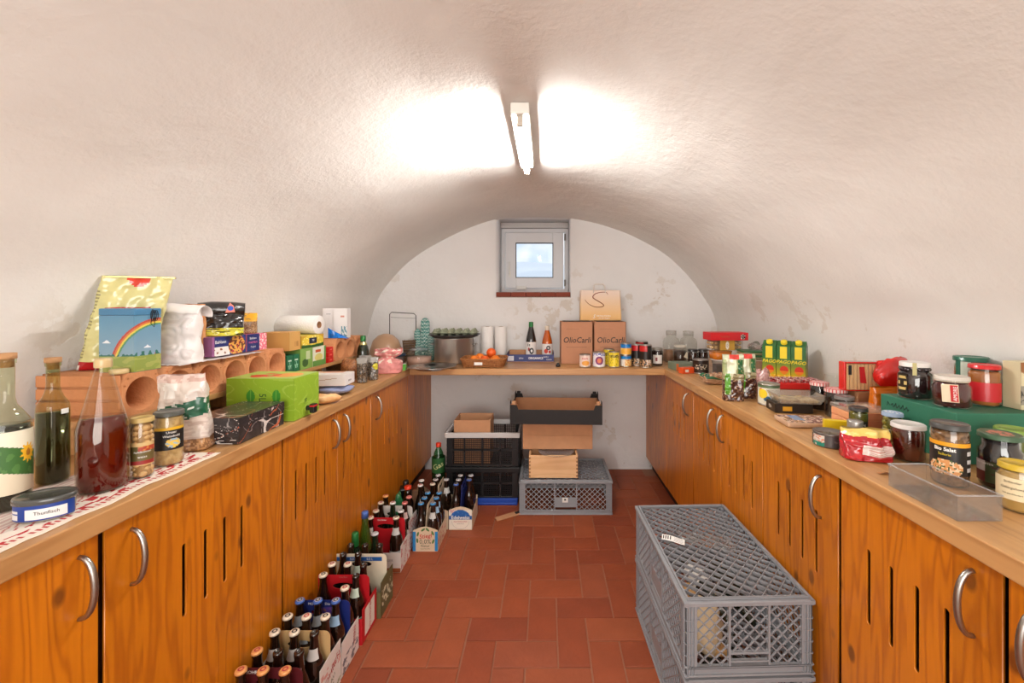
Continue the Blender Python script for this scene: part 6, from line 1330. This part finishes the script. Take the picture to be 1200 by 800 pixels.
o = bx('dark_box', 'low dark brown box with a gold corner under the clear tray', 'box', (.985, 1.675, .911), -.12, .14, .085, .036, mat('dark_brown_card', (48, 38, 32), .45), {'left': lambda u, v: (196, 190, 180) if .3 < u < .6 and .3 < v < .7 and N3(u*20, v*9, 1) > 0 else (48, 38, 32), 'front': lambda u, v: (216, 160, 40) if .2 < u < .45 and .15 < v < .75 else (40, 32, 28)})
# gingham jars
def ging(u, v): return (206, 60, 60) if (int(u*40)+int(v*6)) % 2 else (230, 206, 200)
for k, (x, y, r, h) in enumerate(((1.125, 1.70, .035, .112), (1.115, 1.59, .038, .108))):
    o = jar([ 'rear', 'front'][k]+' dark jam jar with red checked lid on the right worktop', (x, y, .911), r, h, (196, 90, 86), mat('black_jam', (26, 14, 16), .15, coat=1), .88, None, top=ging, lidh=.013, lidr=r*.98, group='dark jam jars with checked lids')
    printed('cloth_edge', o, ging, cyl(r*.98+.001, h-.013, h-.001, -pi, pi), 60, 3)
jar('empty clear glass jar behind the checked lid jars', (1.26, 1.80, .911), .045, .135, None, mat('red_jelly', (140, 40, 30), .2, coat=.8), .45)
# meat tray
t = T('meat_pack', 'shallow flat pack of sliced meat at the worktop edge', 'pack', (.935, 1.49, .911), -.10); MB().box(-.085, .085, -.058, .058, 0, .017).link('tray', mat('beige_tray', (190, 156, 128), .4), t, .006, seg=3)
printed('film_print', t, lambda u, v: (120, 150, 196) if .22 < u < .45 and .3 < v < .95 else ((226, 200, 180) if N3(u*12, v*7, 4) > .12 else (150, 92, 78)), quad((-.080, -.053, .0176), (.16, 0, 0), (0, .106, 0)), 50, 32, .25, .7)
# biscuit slabs, yellow box, tin, beaker
BIS = mat('wafer_orange', (226, 158, 112), .6, bump=.4, bscale=60)
for k in range(3): 
    t = T('wafer_pack', ['bottom', 'middle', 'top'][k]+' of three salmon coloured wafer packs in a pile', 'pack', (1.065, 1.405, .911+.0245*k), -.12+.03*k, 'pile of wafer packs'); MB().box(-.062, .062, -.05, .05, 0, .023).link('wafers', BIS, t, .002, seg=1); b = MB(); b.box(-.063, .063, -.0508, -.0502, .009, .014); b.box(-.02, .04, -.051, -.0502, .0, .023); b.link('print', mat('terracotta_print', (206, 116, 80), .5), t)
o = bx('clear_box', 'shallow clear box lid on top of the wafer packs', 'lid', (1.065, 1.405, .9855), -.05, .13, .105, .012, film('tray_plastic', (0, 0, 0)), part='lid')
o = bx('yellow_box', 'bright yellow narrow box leaning by the grey tin', 'box', (.958, 1.347, .911), -.30, .092, .022, .052, mat('yellow_card', (226, 196, 20), .45), {'front': lambda u, v: (150, 120, 20) if .1 < u < .9 and .3 < v < .5 and N3(u*20, v*6, 3) > 0 else (230, 198, 20)})
def fish(u, v):
    if .12 < u < .42: return (30, 130, 110) if v < .4 and N3(u*12, v*6, 1) > -.2 else ((206, 120, 90) if N3(u*12, v*9, 3) > .1 else (206, 200, 190))
    return (70, 66, 66)
loc = (.872, 1.285, .911); o = T('fish_tin', 'flat round grey tin with a teal picture label at the worktop edge', 'tin', (.868, 1.268, .911), fc((.866, 1.262))); o.scale = (.84, .84, 1); MB().lathe([(0, 0), (.049, 0), (.051, .002), (.051, .036), (.052, .038), (.052, .041), (.049, .042), (.047, .039), (0, .039)], 44).link('body', mat('tin_grey', (120, 116, 112), .32, .7), o); printed('label', o, fish, cyl(.0515, .003, .035, -1.5, 1.5), 60, 16, .35, .3)
text(o, 'Fjord', .009, mat('grey_print', (0, 0, 0)), on_cyl(.0524, .02, .5)); MB().tube([(.0, 0, .0405), (.015, .004, .041), (.028, 0, .041), (.015, -.004, .041)], .0012, 6).link('ring_pull', STEEL, o)
loc = (.985, 1.262, .911); o = T('grey_beaker', 'small grey capped jar between the yellow box and olives', 'jar', (.944, 1.262, .911), 0); MB().lathe([(0, 0), (.0185, 0), (.0195, .003), (.0195, .046), (0, .046)], 24).link('body', film('beaker', (200, 190, 170), .1, .4, (176, 160, 130)), o); MB().lathe([(.0205, .046), (.0205, .074), (.0195, .076), (0, .076)], 24).link('cap', mat('silver_cap', (170, 168, 164), .3, .6), o)
# olive jars
OL = mat('green_olives', (150, 140, 50), .3, coat=.6); OLB = mat('olive_brine', (96, 92, 34), .25, coat=.7)
o = jar('olive jar with black lid and OLIVEN label', (1.022, 1.352, .911), .0265, .095, (40, 38, 36), OLB, .86, lambda u, v: (26, 26, 26) if v > .12 else (206, 200, 180), (.30, .56), 1.1, chunks=(1, .0095, OL), lidh=.012, lidr=.0265); jtext(o, 'OLIVEN', .0265, .041, .012, WPRINT)
o = jar('olive jar with pale blue and white patterned lid', (1.058, 1.262, .911), .0265, .102, (150, 170, 196), OLB, .86, lambda u, v: (30, 34, 28) if .15 < v < .9 else (206, 200, 180), (.22, .52), 1.1, chunks=(1, .010, OL), lidh=.012, lidr=.0265, top=lambda u, v: (226, 228, 232) if int(u*10+v*3) % 2 else (120, 150, 196))
o.children[0].scale = (.9, .9, 1)
# chips bag
def chips(u, v):
    w = u*2+v
    if v > .80-.3*(u-.5): return (232, 196, 100) if N3(u*9, v*9, 2) > -.1 else (236, 214, 130)
    if .46 < u < .66 and .22 < v < .60: return (206, 160, 150) if int(v*40) % 2 and u > .5 else (236, 226, 220)
    return (176, 14, 30) if N3(u*8, v*8, 5) > -.3 else (200, 30, 36)
o = pouch('crisp_bag', 'small shiny red and yellow crisp bag slumped at the worktop edge', 'bag', (.893, 1.155, .911), -.25, .118, .065, .076, chips, .25, .012, seed=14, rough=.22, coat=.9, fs=16, lean=(.01, .03), nu=90, nv=44)
# green carton and what stands on it
GC = mat('teal_green_card', (44, 112, 86), .55)
o = T('green_carton', 'large dark green cardboard box against the right wall', 'box', (1.2525, 1.2345, .911)); MB().box(-.150, .150, -.1265, .1265, 0, .137).link('carton', GC, o, .002); b = MB()
b.tube([(-.1508, .10-.0*k, .105) for k in range(1)]+[(-.1508, .098, .118), (-.1508, .090, .108)], .0008, 5)
for k in range(5): b.tube([(-.1508, .085-.013*k, .108), (-.1508, .080-.013*k, .116+.003*(k % 2)), (-.1508, .076-.013*k, .104), (-.1508, .072-.013*k, .110)], .0008, 5)
b.link('pen_writing', INK, o); text(o, 'Zum', .014, mat('gold_print', (186, 176, 120), .5), on_plane((.0, -.1265, .095), (1, 0, 0), (0, 0, 1), .001)); text(o, '121', .02, _mc['gold_print'], on_plane((.0, -.1265, .075), (1, 0, 0), (0, 0, 1), .001))
ZG = 1.0485
CH = mat('black_cherries', (30, 16, 22), .2, coat=.9)
o = jar('round jar of black cherries with white lid, left on the green box', (1.160, 1.300, ZG), .0425, .112, (222, 218, 212), mat('cherry_syrup', (38, 22, 24), .15, coat=1), .8, None, chunks=(1, .0105, CH), lidh=.014, lidr=.038, neck=.86, shoulder=.7)
printed('oval_label', o, lambda u, v: (206, 180, 110) if .15 < ((u-.5)/.5)**2+((v-.5)/.5)**2 < .9 and int(v*7) % 2 else (34, 28, 20), cyl(.0432, .018, .078, -1.15, -.40), 20, 22, .4, .4); b = MB(); b.box(.0375, .0395, -.005, .005, .066, .112); b.link('seal_strip', mat('gold_print', (0, 0, 0)), o)
o = jar('round jar of dark red cherries with a red and white hanging tag', (1.168, 1.190, ZG), .0425, .088, (206, 198, 186), mat('red_cherry_syrup', (74, 16, 20), .12, coat=1), .8, None, chunks=(1, .0105, mat('red_cherries', (70, 12, 18), .15, coat=1)), lidh=.012, lidr=.039, neck=.86, shoulder=.72)
b = MB(); b.box(.0435, .0450, -.018, .017, .018, .068, Matrix.Rotation(.05, 4, 'X')); q = b.link('hanging_tag', mat('tag_cream', (226, 206, 176), .6), o); b = MB(); b.box(.0452, .0458, -.000, .0155, .020, .066, Matrix.Rotation(.05, 4, 'X')); b.link('tag_print', RPRINT, q); text(q, 'AMORE', .012, WPRINT, lambda x, y: Vector((.0462, .008-y, .043+x)))
MB().tube([(.0375*cos(a), .0375*sin(a), .074) for a in [2*pi*k/24 for k in range(24)]], .001, 5, True).link('string', CREAM, o)
o = jar('tall jar of orange brown sauce with a red lid on the green box', (1.278, 1.205, ZG), .0345, .118, (196, 26, 30), mottled('brown_sauce', (176, 106, 50), (140, 78, 36), 14, .2, .8), .86, lambda u, v: (190, 20, 30), (.12, .58), 1.4, lidh=.012, lidr=.0345)
o = jar('jar with dark green lid behind the red lidded one', (1.345, 1.308, ZG), .0395, .128, (20, 92, 70), mottled('green_pickles', (110, 120, 50), (80, 84, 36), 20, .2, .8), .86, lambda u, v: (214, 222, 206) if .2 < u < .5 else (30, 100, 80), (.3, .9), 1.0, lidh=.014, lidr=.042)
def mush(u, v):
    if v > .80-.1*sin(u*3): return (150, 96, 50) if not ((u-.75)/.15)**2+((v-.85)/.09)**2 < 1 else (190, 60, 40)
    if .1 < v < .5: return (60, 58, 54) if abs(N3(u*7, v*8, 4)) < .12 else (150, 142, 128)
    if .62 < v < .70 and .3 < u < .8 and N3(u*40, v*9, 2) > 0: return (70, 66, 60)
    return (214, 202, 164)
o = bx('dried_mushroom_pack', 'cream pack picturing dark dried mushrooms at the right picture edge', 'pack', (1.352, 1.165, ZG), 0, .078, .045, .132, mat('cream_pack', (206, 196, 160), .5), {'front': mush, 'left': lambda u, v: (206, 196, 160)}, n=1.6, coat=.2)
bx('cream_tray', 'flat cream cardboard tray behind the jars on the green box', 'tray', (1.235, 1.2, ZG), 0, .01, .01, .004, CREAM) if 0 else None
# biscuit packs behind
o = T('crispbread_pack', 'clear and red pack of crispbread slices lying across the pile', 'pack', (1.185, 1.56, 1.018), -.06); b = MB()
for k in range(9): b.box(-.058+.0135*k, -.0475+.0135*k, -.014, .014, .004, .100)
tag(b.link('crispbread_slices', mat('crispbread', (236, 190, 130), .8, bump=.5, bscale=120), o), kind='stuff'); RF = mat('red_film', (206, 28, 24), .25, coat=.6)
MB().box(-.068, -.058, -.0165, .0165, 0, .108).link('red_end', RF, o, .003); MB().box(.064, .095, -.017, .017, 0, .110).link('red_wrapper', RF, o, .006); MB().box(-.058, .064, -.0165, .0165, 0, .003).link('red_band', RF, o); MB().box(-.058, .064, -.0165, .0165, .103, .108).link('red_band', RF, o); b = MB(); b.box(-.052, -.041, -.0178, -.0172, .06, .096); b.link('price_code', INK, o)
MB().box(-.058, .064, -.0168, .0168, .003, .103).link('clear_window', PLAST, o); b = MB(); b.prism([(-.01, .03), (.012, .028), (.004, .09), (-.014, .09)], -.0184, -.0176, 'y'); b.link('flag_print', RPRINT, o)
o = crumple('red_wrapper', 'crumpled bright red film packet behind the jars on the green box', 'wrapper', (1.300, 1.53, 1.018), .1, .19, .085, .125, mat('red_film', (0, 0, 0)), 8, .2)
o = pouch('pasta_bag', 'orange and clear pack standing behind the green box', 'pack', (1.235, 1.475, .911), .0, .15, .055, .135, lambda u, v: (214, 110, 20) if v > .45 else ((196, 160, 120) if N3(u*20, v*20, 2) > 0 else (176, 130, 90)), .5, .005, seed=3, rough=.25, coat=.6)
t = T('brown_carton', 'plain brown carton supporting the crispbread and red packets', 'carton', (1.27, 1.585, .911)); MB().box(-.115, .115, -.055, .055, 0, .105).link('carton', KRAFT_D, t, .002)
t = T('cake_cup', 'clear dessert cup with white cream top before the crispbread', 'cup', (1.135, 1.475, .911), 0); MB().lathe([(0, .001), (.024, .001), (.033, .062), (.035, .064)], 24).link('cup', PLAST, t); MB().lathe([(0, .004), (.0225, .004), (.030, .048), (0, .050)], 24).link('pudding', mottled('trifle', (150, 70, 44), (216, 190, 160), 40, .4, .4), t); MB().ball((0, 0, .060), .030, 16, 8, (1, 1, .45), .3).link('cream', mat('whipped_cream', (236, 226, 214), .6), t)
jar('dark jar with grey lid left of the crispbread pack', (1.085, 1.502, .911), .032, .098, (110, 104, 100), mat('black_jam', (0, 0, 0)), .85, None, lidh=.012)
# large jars in front of the green carton
o = jar('jar of dark red compote with a white lid before the green box', (1.008, 1.150, .911), .0385, .100, (220, 216, 212), mottled('red_compote', (96, 26, 12), (60, 14, 10), 16, .12, 1), .88, None, lidh=.012, lidr=.0385, neck=.93)
def salat(u, v):
    if v > .86: return (230, 160, 30)
    if ((u-.42)/.34)**2+((v-.20)/.26)**2 < 1: return (214, 150, 90) if N3(u*12, v*9, 3) > 0 else ((236, 206, 170) if N3(u*20, v*16, 6) > -.1 else (60, 84, 40))
    if u > .85 and int(v*40) % 2: return (206, 206, 206)
    return (20, 20, 20)
o = jar('jar with black Salat label, grey lid and shredded roots', (.972, .995, .911), .0355, .146, (62, 62, 60), mottled('shredded_salad', (150, 112, 78), (92, 66, 44), 90, .25, .6), .9, salat, (.20, .72), 1.35, lidh=.013, lidr=.0362, neck=.95, shoulder=.86); jtext(o, 'Bio Salat', .0355, .088, .0115, WPRINT, -.25, bold=.03); jtext(o, 'Sellerie', .0355, .076, .008, mat('yellow_print', (0, 0, 0)), -.25)
def dkl(u, v):
    if u < .25: return (100, 34, 34) if v < .5 else (190, 180, 176)
    return (58, 74, 44) if N3(u*5, v*6, 2) > -.3 else (70, 40, 36)
o = jar('dark jar with flat green lid beside the Salat jar', (1.068, .972, .911), .0385, .128, (62, 92, 66), mat('dark_compote', (26, 20, 26), .1, coat=1), .88, dkl, (.12, .50), 1.3, lidh=.012, lidr=.0385, neck=.84, shoulder=.72, top=lambda u, v: (190, 120, 100) if v < .8 and N3(cos(6.28*u)*v*3, sin(6.28*u)*v*3, 2) > -.15 else (62, 92, 66))
jtext(o, 'BIO GARTEN', .0385, .058, .006, WPRINT, -.7)
jar('jar with lime green lid at the right edge beside the dark jar', (1.172, 1.035, .911), .036, .12, (120, 150, 60), mottled('green_pickles', (0, 0, 0), (0, 0, 0)), .86, None, lidh=.013, lidr=.036)
def must(u, v): return (222, 206, 168)
o = jar('mustard jar with gold lid and cream label at the right picture edge', (.992, .868, .911), .032, .098, (196, 164, 40), mat('mustard', (176, 140, 78), .3, coat=.6), .84, must, (.26, .72), 1.4, lidh=.013, lidr=.030, neck=.86, shoulder=.78)
jtext(o, 'Südtiroler', .032, .062, .0065, OC, -.25); jtext(o, 'Gebirgshonig', .032, .050, .0072, OC, -.25, shear=.2); jtext(o, 'kalt geschleudert', .032, .038, .0045, OC, -.25)
# clear display box
t = T('clear_lid_box', 'empty rectangular clear plastic box at the worktop edge', 'box', (.859, .900, .911), 0); b = MB(); w, d, h, q = .090, .165, .050, .0015
b.box(-w/2, w/2, -d/2, d/2, 0, q); b.box(-w/2, w/2, -d/2, -d/2+q, q, h); b.box(-w/2, w/2, d/2-q, d/2, q, h); b.box(-w/2, -w/2+q, -d/2+q, d/2-q, q, h); b.box(w/2-q, w/2, -d/2+q, d/2-q, q, h); b.link('clear_shell', film('acrylic', (226, 226, 224), .06, .06, (220, 220, 220)), t)
b = MB(); 
for x0, x1, y0, y1 in ((-w/2, w/2, -d/2-.002, -d/2+.002), (-w/2, w/2, d/2-.002, d/2+.002), (-w/2-.002, -w/2+.002, -d/2, d/2), (w/2-.002, w/2+.002, -d/2, d/2)): b.box(x0, x1, y0, y1, h, h+.002)
b.link('rim', film('acrylic_edge', (230, 230, 230), .05, .3, (214, 214, 214)), t)
printed('onion_skin', None, lambda u, v: (190, 130, 80), lambda u, v: Vector((.845+.03*u, 1.045+.012*v, .9115+.006*sin(pi*u)*(1-v)+.002*N3(u*9, v*9, 2))), 10, 6, .7); tag(bpy.data.objects['onion_skin'], 'scrap of dry onion skin on the bare worktop by the crisp bag', 'scrap')
